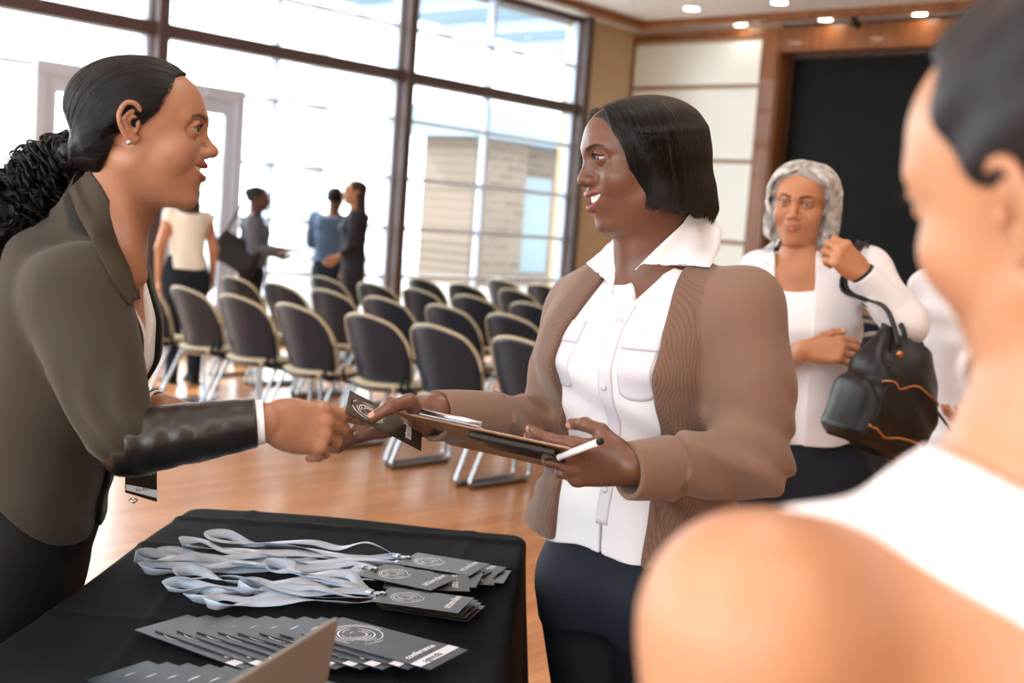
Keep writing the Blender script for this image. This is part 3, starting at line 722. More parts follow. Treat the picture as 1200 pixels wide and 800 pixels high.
# ------------------------------------------------------------------ head: x forward, y left, z up, origin between the ears
def head_ops(m, R, t, s, o):
    """o: options that set this face apart from the others"""
    g = o.get; m.frame(R, t, s)
    wide = g('wide', 1.0); jaw = g('jaw', 0.0); smile = g('smile', .5); fat = g('fat', 0.)
    m.ell((-.006, 0, .040), (.092, .072, .0735), k=.0)
    m.ell((.030, 0, .044), (.062, .060*wide, .056), k=.03)
    m.ell((.030, 0, -.015), (.060, .058*wide, .060), k=.03)
    m.ell((.028, 0, -.050), (.052+fat*.01, (.045+fat*.012)*wide, .042), k=.025)
    for y in (-1, 1):
        m.cap((.000, y*.052*wide, -.035), (.055, y*.022, -.080-jaw), .014+fat*.004, .013, k=.025)
        m.ell((.058, y*.040*wide, -.012), (.024, .022, .018), k=.02)              # cheekbone
        m.ell((.054, y*(.034+.003*smile), -.026), (.022+.003*fat, .019+.004*fat, .018), k=.02)      # cheek
    m.ell((.074, 0, -.085-jaw), (.017, .022, .014), k=.018)                           # chin
    m.ell((.068, 0, -.052-g('mouth', (0, 0))[1]*.6), (.026, .027, .026), k=.02); m.ell((.079, 0, -.034-g('mouth', (0, 0))[1]*.6), (.0185, .016, .012), k=.014)                             # muzzle
    m.chain([(.086, 0, .034), (.083, .018, .037), (.072, .042, .034)], [.009, .010, .008], k=.016)     # brow ridge
    m.chain([(.086, 0, .034), (.083, -.018, .037), (.072, -.042, .034)], [.009, .010, .008], k=.016)
    for y in (-1, 1): m.ell((.094, y*.033, .019), (.019, .021, .0135), k=.014, op='s')             # sockets
    nb = g('nose', (.0, .0, 1.))  # tip forward, tip down, width
    m.chain([(.086, 0, .028), (.093, 0, .012), (.108+nb[0], 0, -.012-nb[1])], [.0065*nb[2], .0068*nb[2], .0085*nb[2]], k=.012)
    m.ell((.1095+nb[0], 0, -.0165-nb[1]), (.0098, .0095*nb[2], .0085), k=.006)
    for y in (-1, 1):
        m.ell((.0985+nb[0]*.7, y*.0125*nb[2], -.0195-nb[1]), (.0100, .0066*nb[2], .0072), k=.006)
        m.ell((.1035+nb[0]*.8, y*.0072*nb[2], -.0285-nb[1]), (.0050, .0034*nb[2], .0030), k=.002, op='s')
    # eyelids: a thin ball over the eyeball, opened by an almond slit
    for y in (-1, 1):
        c = EYE*np.array([1, y, 1]); m.ell(c, .0144, k=.005)
        op = g('eye_open', .0052)
        def slit(P, c=c, y=y, op=op):
            u = (P[:, 1]-c[1])*y/.0150; z = P[:, 2]-c[2]-.0010*u
            up = op*(1-np.abs(u)**2.4); dn = -op*.8*(1-np.abs(u)**2.)
            d = np.maximum(z-up, dn-z); return np.maximum(np.maximum(np.maximum(d, .003-(P[:, 0]-c[0])), P[:, 0]-c[0]-.0175), np.abs(P[:, 1]-c[1])-.0132)
        m.cut(slit, k=.0012, c=c, r=.03)
        m.schain([c+np.array([.0088, y*-.0130, .0062]), c+np.array([.0122, 0, .0108]), c+np.array([.0070, y*.0140, .0060])], [.0014, .0026, .0014], k=.004)
    # lips
    ml = g('mouth', (.0, .0)); fu = g('full', 1.)
    mx, mz, op, cw, cz, cxx, UP, LO = lips_of(o); smile = g('smile', .5)
    for y in (-1, 1):
        f = np.array([1, y, 1])
        m.schain([np.array(q)*f for q in UP[0]], UP[1], k=.003); m.schain([np.array(q)*f for q in LO[0]], LO[1], k=.003)
        if smile > .3: m.schain([(cxx-.012, y*(cw+.004), cz-.006), (cxx-.007, y*(cw+.005), cz+.006), (cxx+.002, y*(cw+.000), cz+.020)], [.003, .0045, .005], k=.010)
    if op > .001:
        def gap(P):
            u = np.clip(np.abs(P[:, 1])/cw, 0, 1); mid = mz+(cz-mz)*u**2
            up = mid+op*(1-u**3.5)*.9; dn = mid-op*(1-u**3.)*1.0
            return np.maximum(np.maximum(np.maximum(P[:, 2]-up, dn-P[:, 2]), (mx-.022)-(mx-cxx-.016)*u**2-P[:, 0]), np.abs(P[:, 1])-cw*.90)
        m.cut(gap, k=.0015, c=(mx-.012, 0, mz), r=.05)
    # ears
    ez = g('ear_z', .008); es = g('ear', .92); ex = g('ear_x', .0)
    for y in (-1, 1):
        E = lambda a, b, c_: (-.006+ex+a*es, y*(.0700+b*es), ez+c_*es)
        m.schain([E(.008, .000, .004), E(.010, .006, .018), E(.002, .012, .030), E(-.012, .016, .030), E(-.021, .019, .014), E(-.019, .016, -.005), E(-.009, .010, -.021), E(.001, .004, -.027), E(.005, .000, -.020)], [.003, .0034, .0036, .0038, .0038, .0034, .0042, .005, .003], k=.003)
        m.ell(E(-.006, .005, .004), (.014, .0055, .024), k=.004)
        m.schain([E(-.000, .008, .021), E(-.010, .013, .014), E(-.013, .013, .002), E(-.007, .010, -.010)], .0024, k=.003)
        m.ell(E(.001, .010, -.001), (.0065, .0065, .0085), k=.003, op='s')
        m.ell(E(.006, .006, -.001), (.003, .004, .0055), k=.002)
    m.frame()
EYE = np.array([.0765, .0312, .0185])
def lips_of(o):
    g = o.get; ml = g('mouth', (.0, .0)); mx, mz = .0985+ml[0], -.0480-ml[1]; op = g('mouth_open', .005); smile = g('smile', .5); fu = g('full', 1.)
    cw = .022+.009*smile; cz = mz+.002+.009*smile; cxx = mx-.022-.011*smile
    lift = .0015*smile
    UP = ([(mx, 0, mz+op*.7+.0035+lift), (mx-.001, .006, mz+op*.7+.0048+lift), (mx-.009, .018, mz+op*.75+.004+.005*smile), (cxx, cw, cz)], [.0046*fu, .0052*fu, .0046*fu, .0026])
    LO = ([(mx-.003, 0, mz-op*.8-.0050), (mx-.0045, .008, mz-op*.75-.0045), (mx-.012, .019, mz-op*.45+.001*smile), (cxx, cw, cz-.001)], [.0064*fu, .0062*fu, .0050*fu, .0024])
    return mx, mz, op, cw, cz, cxx, UP, LO
def face_masks(R, t, s, o, hands=()):
    g = o.get
    def loc(P): return ((P-t)@R)/s
    mx, mz, op, cw, cz, cxx, UP, LO = lips_of(o)
    def segd(Q, pts, rs):
        d = np.full(len(Q), 9.)
        for i in range(len(pts)-1):
            a, b = np.array(pts[i]), np.array(pts[i+1]); ba = b-a; tt = np.clip((Q-a)@ba/(ba@ba), 0, 1)
            d = np.minimum(d, np.linalg.norm(Q-a-tt[:, None]*ba, axis=1)-(rs[i]+(rs[i+1]-rs[i])*tt))
        return d
    def lip(P):
        Q = loc(P); near = np.linalg.norm(Q-np.array([mx, 0, mz]), axis=1) < .06; out = np.zeros(len(P))
        if near.any():
            q = Q[near].copy(); q[:, 1] = np.abs(q[:, 1])
            d = np.minimum(segd(q, *UP), segd(q, *LO))
            out[near] = np.clip(1-(d-.0004)/.0012, 0, 1)
        return out
    def brow(P):
        Q = loc(P); near = (Q[:, 0] > .04) & (np.abs(Q[:, 2]-.036) < .03); out = np.zeros(len(P))
        if near.any():
            q = Q[near].copy(); q[:, 1] = np.abs(q[:, 1])*1.0
            u = np.clip((q[:, 1]-.014)/.036, 0, 1); zc = .0355+.0075*np.sin(u*2.3)-.004*u; th = .0028*(1-.7*u)+.0005
            d = np.abs(q[:, 2]-zc)-th; d = np.maximum(d, np.maximum(.012-q[:, 1], q[:, 1]-.050))
            out[near] = np.clip(.5-d/.0016, 0, 1)*.85
        return out
    def nail(P):
        out = np.zeros(len(P))
        for c, r_ in hands: out = np.maximum(out, (np.linalg.norm(P-c, axis=1) < r_)*1.)
        return out
    return {'lip': lip, 'brow': brow, 'nail': nail}
def face_extras(root, R, t, s, o, gaze=(1, 0, 0)):
    """eyeballs, teeth, lashes as children of the person"""
    gz = unit(gaze)
    for y in (-1, 1):
        c = EYE*np.array([1, y, 1]); bm = bmesh.new(); bmesh.ops.create_uvsphere(bm, u_segments=48, v_segments=32, radius=.0132)
        V = np.array([v.co for v in bm.verts]); F = [tuple(v.index for v in f.verts) for f in bm.faces]; bm.free()
        d = V/.0132; cosg = d@gz; bul = np.clip((cosg-.88)/.12, 0, 1)*.0007; V = V+d*bul[:, None]
        me = mesh_from('eye', ((V+c)*s)@R.T+t, F, True)
        for nm, th in (('iris', .50), ('pupil', .20)):
            a = me.attributes.new(nm, 'FLOAT', 'POINT'); a.data.foreach_set('value', (np.clip((np.arccos(np.clip(cosg, -1, 1))-th)/-.04+.5, 0, 1)).astype(np.float32))
        world_child(put('eye', me, M_eye), root)
        L_ = []
        for k in range(16):
            u = -1+2*k/15; b = c+np.array([.0138-.0046*u*u-(.002*u if u > 0 else 0), y*u*.0128, .0052*(1-abs(u)**2.4)+.0010*u+.0006])
            dr = unit(np.array([1., y*u*.9, .35])); L_.append(np.array([(b+dr*q+np.array([0, 0, q*q*50]))*s for q in (0, .0025, .0045, .0065*(1+.2*u))])@R.T+t)
        world_child(strands('eyelashes', L_, .00033, M_lash), root)
    op = o.get('mouth_open', .005)
    if op > .001:
        mx, mz, op, cw, cz, cxx, UP, LO = lips_of(o)
        mb = MB()
        for k in range(-6, 6):
            a0, a1 = k*.0046, (k+1)*.0046; am = (a0+a1)/2; uu = min(1, abs(am)/cw); x = mx-.0058-(mx-cxx-.004)*uu**2*.7; zm = mz+(cz-mz)*uu**2; hh = op*(1-uu**2)
            mb.box((x-.006, a0+.00012, zm-hh*.35-.001+(.0005 if k in (-2, 1) else 0)), (x, a1-.00012, zm+hh+.003), .0007)
        me = mb.build('teeth', M_teeth); 
        for v in me.data.vertices: v.co = Vector(R@(np.array(v.co)*s)+t)
        world_child(me, root)
        b2 = MB(); b2.grid(lambda u, v: tuple(R@(np.array([mx-.016-(mx-cxx-.004)*(2*u-1)**2, (2*u-1)*.026, mz-.012+.03*v])*s)+t), 9, 5, thick=.002)
        world_child(b2.build('mouth_inside', M_mouth), root)
# ------------------------------------------------------------------ hands
def hand_ops(m, wrist, R, side, s=1.0, curls=None, spread=None, thumb=None, seglen=None):
    """R columns: x to fingertips, y towards the thumb side, z out of the back of the hand. curls: 4x3 degrees (index..little). returns fingertip nail spots"""
    m.frame(R, wrist, s); nails = []
    curls = curls or [(25, 30, 18)]*4; spread = spread or (6, 2, -3, -8)
    W = [.030, .010, -.011, -.030]; LN = [(.042, .026, .021), (.046, .030, .022), (.043, .028, .022), (.033, .021, .019)]; RD = [.0088, .0090, .0085, .0074]
    bx = [.086, .090, .086, .078]
    m.chain([(-.010, .0, -.001), (.0, 0, 0), (.018, 0, 0)], [.0275, .026, .026], k=.01, flat=(np.array([0, 0, 1.]), .72))
    for i in range(4):
        m.cap((.012, W[i]*.62, -.001), (bx[i], W[i], 0), .0150, .0118, k=.012)
    m.ell((.050, 0, -.006), (.040, .034, .012), k=.012)
    m.ell((.032, .024, -.010), (.026, .016, .014), k=.012)     # thumb mound
    m.ell((.040, -.026, -.008), (.030, .012, .011), k=.012)
    for i in range(4):
        p = np.array([bx[i]-.004, W[i], -.001]); d = math.radians(spread[i]); h = np.array([math.cos(d), math.sin(d), 0.]); zz = np.array([0, 0, 1.])
        a = 0; pts = [p]; rr = [RD[i]*1.14]
        for j in range(3):
            a += math.radians(curls[i][j]); v = h*math.cos(a)-zz*math.sin(a); p = p+v*LN[i][j]; pts.append(p); rr.append(RD[i]*(1.04, .96, .80)[j])
        nrm = h*math.sin(a)+zz*math.cos(a)
        for j in range(3): m.cap(pts[j], pts[j+1], rr[j], rr[j+1], k=.0045 if j else .008)
        for j in (1, 2): m.ell(pts[j]+0*nrm, rr[j]*1.07, k=.003)
        m.ell(pts[0]+zz*.004, .0085, k=.008)
        nc = pts[3]+nrm*rr[3]*.82-v*.002; nails.append((R@(nc*s)+wrist, .0052*s))
        m.ell(nc-nrm*.0015, (.0068, .0052, .0022), k=.001, rot=np.stack([v, np.cross(nrm, v), nrm], 1))
    tp = thumb or [(.018, .026, -.008), (.040, .048, -.014), (.066, .058, -.016), (.092, .062, -.018)]
    tp = [np.array(q, float) for q in tp]; tr = [.0145, .0118, .0105, .0088]
    for j in range(3): m.cap(tp[j], tp[j+1], tr[j], tr[j+1], k=.010 if j == 0 else .004)
    m.ell(tp[2], .0112, k=.003)
    v = unit(tp[3]-tp[2]); nn = np.array([0, 0, 1.])-v*v[2]; nn = unit(nn) if side is None else unit(np.asarray(side, float)-v*np.dot(side, v))
    nc = tp[3]+nn*.0072; nails.append((R@(nc*s)+wrist, .0062*s)); m.ell(nc-nn*.0012, (.0080, .0064, .0022), k=.001, rot=np.stack([v, np.cross(nn, v), nn], 1))
    m.frame(); return nails
# ------------------------------------------------------------------ torso & limbs
def torso_ops(m, P, add=0.0, k=.03, z0=0., z1=1.):
    """P: dict with pelvis, neck (world), fwd, profile rows (frac along pelvis->neck, halfwidth, front, back, xoff)"""
    ax = unit(P['neck']-P['pelvis']); Rm_ = axes(P['fwd'], ax); up = ax; f = unit(np.asarray(P['fwd'])-np.dot(P['fwd'], up)*up); Rm_ = np.stack([f, np.cross(up, f), up], 1)
    L_ = np.linalg.norm(P['neck']-P['pelvis']); pr = np.array([q for q in P['profile'] if z0-1e-6 <= q[0] <= z1+1e-6])
    m.frame(Rm_, P['pelvis']); m.loft(pr[:, 0]*L_, pr[:, 1]+add, pr[:, 2]+add, pr[:, 3]+add, cx=pr[:, 4], k=k, e=P.get('e', 2.3)); m.frame()
    return Rm_, L_
PROF = [(-.16, .165, .09, .11, .0), (-.05, .178, .10, .12, .0), (.08, .172, .105, .115, .0), (.22, .145, .10, .10, .0), (.36, .130, .095, .09, .0), (.5, .140, .105, .095, .0),
        (.66, .150, .125, .10, .0), (.78, .155, .11, .105, -.002), (.88, .145, .08, .10, -.01), (.94, .11, .06, .08, -.02), (.99, .05, .035, .05, -.02)]
def scale_prof(pr, w, d, bust=0., belly=0.):
    return [(a, b*w, c*d+bust*math.exp(-((a-.66)/.1)**2)+belly*math.exp(-((a-.3)/.18)**2), e*d, x) for a, b, c, e, x in pr]
def limb(m, pts, rs, k=.02, add=0.):
    m.chain(pts, [r+add for r in rs], k=k)
def person(name, loc, label, group=None):
    return empty('person', loc, 0, label, 'person', group)
def addm(root, name, m, h, mt, masks=None, clip=None, parent=None):
    me = m.mesh(name, h, masks, clip); o = put(name, me, mt); return world_child(o, parent or root)
# ================================================================== left woman (leans in from the left, seen in profile)
DL = 1.96
HL = axes((.983, .185, 0)); tL = at(162, 163, DL); HL = rotm((0, 1, 0), 0)@HL; sL = 1.045
optL = dict(smile=.95, mouth_open=.0052, ear_z=.018, ear_x=.008, nose=(-.001, -.006, .88), mouth=(.000, -.007), full=.92, eye_open=.0038)
pl = dict(pelvis=at(22, 640, 2.10), neck=at(118, 268, 2.00), fwd=(1., -.02, 0), profile=scale_prof(PROF, .98, .98))
shR = at(100, 338, 1.87); shL = at(118, 330, 2.20)
elR = at(144, 508, 1.82); wrR = at(310, 494, 1.87)
elL = at(120, 500, 2.25); wrL = at(190, 478, 2.2)
rootL = person('person', (pl['pelvis'][0], pl['pelvis'][1], 0), 'person with a curly black ponytail and olive blazer, handing over a badge')
def left_body():
    m = Sdf()
    torso_ops(m, pl)
    hb = HL@np.array([-.022, 0, -.035])*sL+tL
    m.cap(pl['neck']+np.array([.0, 0, -.02]), hb, .054, .047, k=.04)
    m.cap(pl['neck']+np.array([.022, 0, -.045]), HL@np.array([.008, 0, -.052])*sL+tL, .036, .038, k=.03)
    # neck muscle from behind the ear to the collar bone
    m.cap(HL@np.array([-.020, -.045, -.03])*sL+tL, pl['neck']+np.array([.075, -.03, -.07]), .014, .009, k=.02)
    for a in (shR, shL): m.cap(pl['neck']+np.array([0, 0, -.06]), a, .05, .058, k=.05)
    head_ops(m, HL, tL, sL, optL)
    limb(m, [shR, elR], [.052, .038]); limb(m, [elR, wrR], [.040, .026], k=.015)
    limb(m, [shL, elL], [.052, .038]); limb(m, [elL, wrL], [.040, .026], k=.015)
    # right hand: palm side down-left, holding the badge between thumb and fingers
    fx = unit(at(424, 508, 1.97)-wrR); zb = unit(np.array([.05, -.88, .40])); zb = unit(zb-fx*np.dot(zb, fx)); yb = np.cross(zb, fx)
    Rh = np.stack([fx, yb, zb], 1)
    n1 = hand_ops(m, wrR+fx*.012, Rh, None, 1.05, curls=[(6, 12, 8), (20, 28, 16), (30, 38, 22), (40, 46, 26)], spread=(-2, -2, -2, -2),
                  thumb=[(.018, .022, -.008), (.052, .034, -.018), (.084, .030, -.024), (.112, .020, -.026)])
    fx = unit(np.array([.9, -.2, -.15])); zb = unit(np.array([0.1, -.3, 1.])); zb = unit(zb-fx*np.dot(zb, fx)); yb = np.cross(zb, fx)
    n2 = hand_ops(m, wrL, np.stack([fx, -yb, zb], 1), None, .95, curls=[(50, 60, 30)]*4)
    return addm(rootL, 'body', m, .0020, SK_L, face_masks(HL, tL, sL, optL, n1+n2))
bodyL = left_body(); face_extras(rootL, HL, tL, sL, optL, (1, -.05, .05))
# ---- clothes
M_olive = mat('olive_blazer', '#332e26', .8, bump=.3, bscale=700, bdist=.0008, masks=(('trim', '#121110'), ('seam', '#2d281f')), sheen=.1)
M_leather = mat('black_leather', '#111012', .32, spec=.6, bump=.35, bscale=160, bdist=.0012)
M_white = mat('white_cotton', '#d8d8dc', .8, bump=.15, bscale=500, bdist=.0008)
M_blacktr = mat('black_trousers', '#0d0d10', .8, bump=.2, bscale=500)
RT, LT = torso_ops(Sdf(), pl)
def tloc(P): return (P-pl['pelvis'])@RT
def open_L(z):   # half width of the front opening at height z above the pelvis
    return np.interp(z/LT, [-.3, .15, .5, .8, .95, 1.1], [.05, .018, .022, .045, .060, .070])
def left_clothes():
    # white blouse
    m = Sdf(); torso_ops(m, pl, .010, z0=.34, z1=.94); m.frame(RT, pl['pelvis'])
    m.cut(lambda P: np.maximum(np.maximum(np.abs(P[:, 1])-np.interp(P[:, 2]/LT, [.72, .95], [.0, .06]), .70*LT-P[:, 2]), -P[:, 0]), k=.006)
    m.frame(); addm(rootL, 'blouse', m, .004, M_white)
    # blazer body and upper sleeves
    m = Sdf(); pj = dict(pl); pj['profile'] = [(-.34, .205, .13, .16, .0)]+[(a, b+.020, c+.018, d+.018, x) for a, b, c, d, x in pl['profile'] if a > -.3 and a < .95]+[(.975, .075, .045, .070, -.02), (1.0, .05, .04, .05, -.02)]
    torso_ops(m, pj)
    nk = pl['neck']; hb = HL@np.array([-.030, 0, -.035])*sL+tL
    for a in (shR, shL): m.cap(nk+np.array([-.0, 0, -.055]), a+np.array([-.006, 0, .0]), .042, .062, k=.05)
    m.chain([shR+np.array([-.012, 0, -.01]), (shR+elR)/2+np.array([-.014, 0, 0]), elR+np.array([-.006, 0, .01])], [.076, .070, .058], k=.03)
    m.chain([shL, (shL+elL)/2, elL], [.074, .066, .056], k=.03)
    m.cap(nk+np.array([-.02, 0, -.04]), nk+(hb-nk)*.42, .068, .064, k=.03)      # stand of the collar
    # folds at the elbow and across the back
    ua = unit(elR-shR)
    def folds(P):
        d = P-shR; h = d@ua; r = np.linalg.norm(d-np.outer(h, ua), axis=1); msk = np.exp(-((h-.22)/.07)**2)*(r < .12)
        a = P@np.array([.9, 0, .45])
        return -.0035*msk*np.sin(a*150+2.5*np.sin(P[:, 2]*30)) - .0022*np.sin(P@np.array([30., 10, 48])+1.5*np.sin(P[:, 2]*14))
    m.disp(folds)
    m.frame(RT, pl['pelvis'])
    def opening(P):
        z = P[:, 2]; return np.maximum(np.abs(P[:, 1])-open_L(z)-.0*z, .0-P[:, 0])
    m.cut(opening, k=.006)
    m.cut(lambda P: P[:, 2]-(-.155*1.0)+.42*P[:, 0]+.0, k=.008) if False else None
    m.cut(lambda P: P[:, 2]-.146+.62*P[:, 0], k=.006)       # hem, lower at the front
    m.frame()
    # neck hole
    m.cap(nk+np.array([.0, 0, -.06]), hb+(hb-nk)*.3, .058, .058, k=.006, op='s')
    def trim(P):
        q = tloc(P); d = np.abs(q[:, 1])-open_L(q[:, 2]); e = (q[:, 0] > 0)*np.clip(1-(d-.016)/.004, 0, 1)*(q[:, 2] > .05)
        a_ = nk+np.array([.0, 0, -.06]); b_ = hb+(hb-nk)*.3; ba = b_-a_; t_ = np.clip((P-a_)@ba/(ba@ba), 0, 1); dn = np.linalg.norm(P-a_-t_[:, None]*ba, axis=1)-.058
        return np.maximum(e, np.clip(1-(dn-.009)/.003, 0, 1)*(P[:, 2] > nk[2]-.09))
    def seam(P):
        q = tloc(P); d = P-shR; a = unit(elR-shR); h = d@a; r = np.linalg.norm(d-np.outer(h, a), axis=1)
        return np.clip(1-np.abs(q[:, 1]+.145)/.0016, 0, 1)*(q[:, 2] > .35)*.5
    global BLZ
    BLZ = m
    return addm(rootL, 'blazer', m, .0029, M_olive, {'trim': trim, 'seam': seam})
blz = left_clothes()
def neckL_sdf():
    m = Sdf(); m.cap(pl['neck']+np.array([.0, 0, -.02]), HL@np.array([-.022, 0, -.035])*sL+tL, .054, .047, k=0); return m
def left_sleeves():
    for el, wr, nm in ((elR, wrR, 1), (elL, wrL, 0)):
        m = Sdf(); ax = unit(wr-el); e0 = el+np.array([.012, 0, -.012]); w = wr-ax*.012
        m.chain([e0, e0+(w-e0)*.5, w], [.052, .0455, .0375], k=.01)
        u1 = unit(np.cross(ax, (0, 1, 0))); v1 = np.cross(ax, u1)
        def crease(P, e0=e0, ax=ax, u1=u1, v1=v1):
            d = P-e0; h = d@ax; th = np.arctan2(d@v1, d@u1); q = h*170+1.6*np.sin(th+.6)+1.3*noise3(P, 45, 2)
            return -.0016*(1-np.clip(h/.2, 0, 1)*.7)*np.sin(q)*(.55+.45*noise3(P, 60, 8)) - .0012*noise3(P, 90, 3)
        m.disp(crease)
        m.cap(w-ax*.02, wr+ax*.1, .0335, .0335, k=.003, op='s')
        m.frame(np.stack([ax, np.cross((0, 0, 1), ax)/np.linalg.norm(np.cross((0, 0, 1), ax)), np.cross(ax, unit(np.cross((0, 0, 1), ax)))], 1), w); m.cut(lambda P: -P[:, 0], k=.003); m.frame()
        addm(rootL, 'leather_sleeve', m, .0022, M_leather)
        c = Sdf(); c.cap(w-ax*.03, w+ax*.013, .0335, .034, k=0); c.cap(w-ax*.06, w+ax*.1, .0300, .0302, k=.002, op='s'); c.frame(np.stack([ax, unit(np.cross((0, 0, 1), ax)), np.cross(ax, unit(np.cross((0, 0, 1), ax)))], 1), w+ax*.011); c.cut(lambda P: -P[:, 0], k=.001); c.frame()
        addm(rootL, 'shirt_cuff', c, .0018, M_white)
left_sleeves()
def trousers(root, pel, fwd, knees, ankles, m_, r=(.10, .075, .055), h=.006, hipw=.09, waist=.10, add=0., name='trousers', shoes=True, shoe_mat=None, zhip=0., rise=None):
    m = Sdf(); l = unit(np.cross((0, 0, 1), fwd)); f = unit(fwd)
    R_ = axes(f); m.frame(R_, pel)
    z_, w_, a_, b_ = [-.10, -.02, .08, .16], [.165+add, .182+add, .168+add, .142+add], [.095+add, .11+add, .10+add, .09+add], [.115+add, .125+add, .11+add, .09+add]
    
    m.loft(z_, w_, a_, b_, k=0); m.frame()
    if rise: torso_ops(m, rise, .010, z0=-.16, z1=.36)
    for i, sd_ in enumerate((1, -1)):
        hp = pel+l*sd_*hipw+np.array([0, 0, -.05]); m.chain([hp, knees[i], ankles[i]], r, k=.04)
    addm(root, name, m, h, m_)
    if shoes:
        for i in range(2):
            a = ankles[i]; s_ = Sdf(); s_.frame(axes(f), (a[0], a[1], 0)); s_.cap((-.04, 0, .045), (.02, 0, .05), .042, .04, k=.02); s_.cap((.02, 0, .04), (.15, 0, .028), .040, .026, k=.03)
            s_.box((.045, 0, .008), (.125, .042, .008), .004, k=.01); s_.cap((-.03, 0, .06), (-.03, 0, .13), .036, .038, k=.02); s_.cut(lambda P: P[:, 2]-.001, k=.001); s_.frame()
            addm(root, 'shoe', s_, h, shoe_mat or M_blacktr)
pv = pl['pelvis']
trousers(rootL, pv+np.array([-.025, 0, -.02]), np.array([1., 0, 0]), [np.array([pv[0]-.10, pv[1]+.09, .48]), np.array([pv[0]-.10, pv[1]-.09, .48])], [np.array([pv[0]-.18, pv[1]+.10, .09]), np.array([pv[0]-.14, pv[1]-.10, .09])], M_blacktr, r=(.098, .075, .06), rise=pl)
# staff pass hanging below the blazer front
def staff_pass():
    t = empty('staff_pass', at(165, 566, 1.99), 0, 'black all access pass hanging at the front edge of the olive blazer', 'pass')
    c = [at(147, 544, 1.985), at(184, 541, 2.02), at(184, 588, 2.02), at(147, 577, 1.985)]
    n = unit(np.cross(c[1]-c[0], c[3]-c[0])); m = MB(); m.add(list(c)+[q+n*.0015 for q in c], [(0, 1, 2, 3), (7, 6, 5, 4), (0, 4, 5, 1), (1, 5, 6, 2), (2, 6, 7, 3), (3, 7, 4, 0)]); world_child(m.build('pass_card', mat('pass_black', '#0b0b0d', .35)), t)
    g = lambda u, v: c[0]*(1-u)*(1-v)+c[1]*u*(1-v)+c[2]*u*v+c[3]*(1-u)*v
    nn = n if np.dot(n, CAM-c[0]) > 0 else -n
    off = nn*(.0022); m = MB(); q = [g(.0, .70)+off, g(1, .70)+off, g(1, .90)+off, g(0, .90)+off]; m.add(q, [(0, 1, 2, 3)]); world_child(m.build('pass_band', mat('band_grey', '#b9bec4', .5)), t)
    xa = unit(c[1]-c[0]); ya = unit(np.cross(nn, xa))
    text('ALL ACCESS', g(.28, .86)+nn*.003, xa, ya, .0062, mat('print_dark', '#1a1c20', .5), t); text('STAFF', g(.45, .38)+nn*.003, xa, ya, .010, mat('print_grey', '#8d9298', .5), t)
    m = MB(); m.tube([at(166, 544, 2.0), at(164, 500, 2.0), at(166, 440, 2.01), at(160, 380, 2.02), at(150, 310, 2.02)], .0045, 8, ell=(1, .35)); world_child(m.build('neck_cord', M_leather), t)
    m = MB(); m.tube([at(152, 585, 1.985), at(157, 588, 1.985), at(160, 585, 1.99)], .003); world_child(m.build('pass_clip', M_chrome), t)
TXT = {}
def text(s_, loc, xa, ya, size, m, parent=None, name='lettering', ext=.0001):
    if (s_, size) not in TXT:
        cu = bpy.data.curves.new('t', 'FONT'); cu.body = s_; cu.size = size; cu.extrude = ext; cu.offset = size*.008; cu.resolution_u = 3
        q = bpy.data.objects.new('t', cu); C.objects.link(q); dg = bpy.context.evaluated_depsgraph_get(); dg.update()
        TXT[(s_, size)] = bpy.data.meshes.new_from_object(q.evaluated_get(dg)); bpy.data.objects.remove(q)
    me = TXT[(s_, size)].copy(); me.materials.clear(); o = put(name, me, m)
    xa = unit(xa); za = unit(np.cross(xa, ya)); ya = np.cross(za, xa)
    M = Matrix(np.stack([xa, ya, za], 1).tolist()).to_4x4(); M.translation = Vector([float(q) for q in loc])
    if parent is not None: o.parent = parent; M = world_of(parent).inverted() @ M
    o.matrix_basis = M
    return o
staff_pass()
MB_ = MB().tube([HL@(np.array([-.004, -.0845, -.010])*sL)+tL, HL@(np.array([-.002, -.0885, -.010])*sL)+tL], .0035, 12); world_child(MB_.build('earring', M_chrome), rootL)
# ---- hair
M_hairL = hairmat('black_hair', '#0b0a0c', .42)
def left_hair():
    m = Sdf(); m.frame(HL, tL, sL)
    m.ell((-.010, 0, .043), (.0985, .0785, .0785), k=0)
    m.ell((.022, 0, .050), (.066, .066, .058), k=.03)
    m.ell((-.046, 0, -.010), (.042, .064, .052), k=.02)
    m.ell((-.078, 0, -.026), (.022, .026, .024), k=.02)
    def hl(P):
        y, z = np.abs(P[:, 1]), P[:, 2]
        return np.interp(z, [-.06, -.03, .0, .012, .022, .04, .065, .09, .12], [-.050, -.036, -.026, -.005, .016, .032, .044, .048, .07])+np.interp(y, [0, .03, .055], [.010, .006, 0])*(z > .06)
    m.cut(lambda P: hl(P)-P[:, 0], k=.004)
    m.frame()
    return addm(rootL, 'hair', m, .0016, M_hairL)
hairL = left_hair()

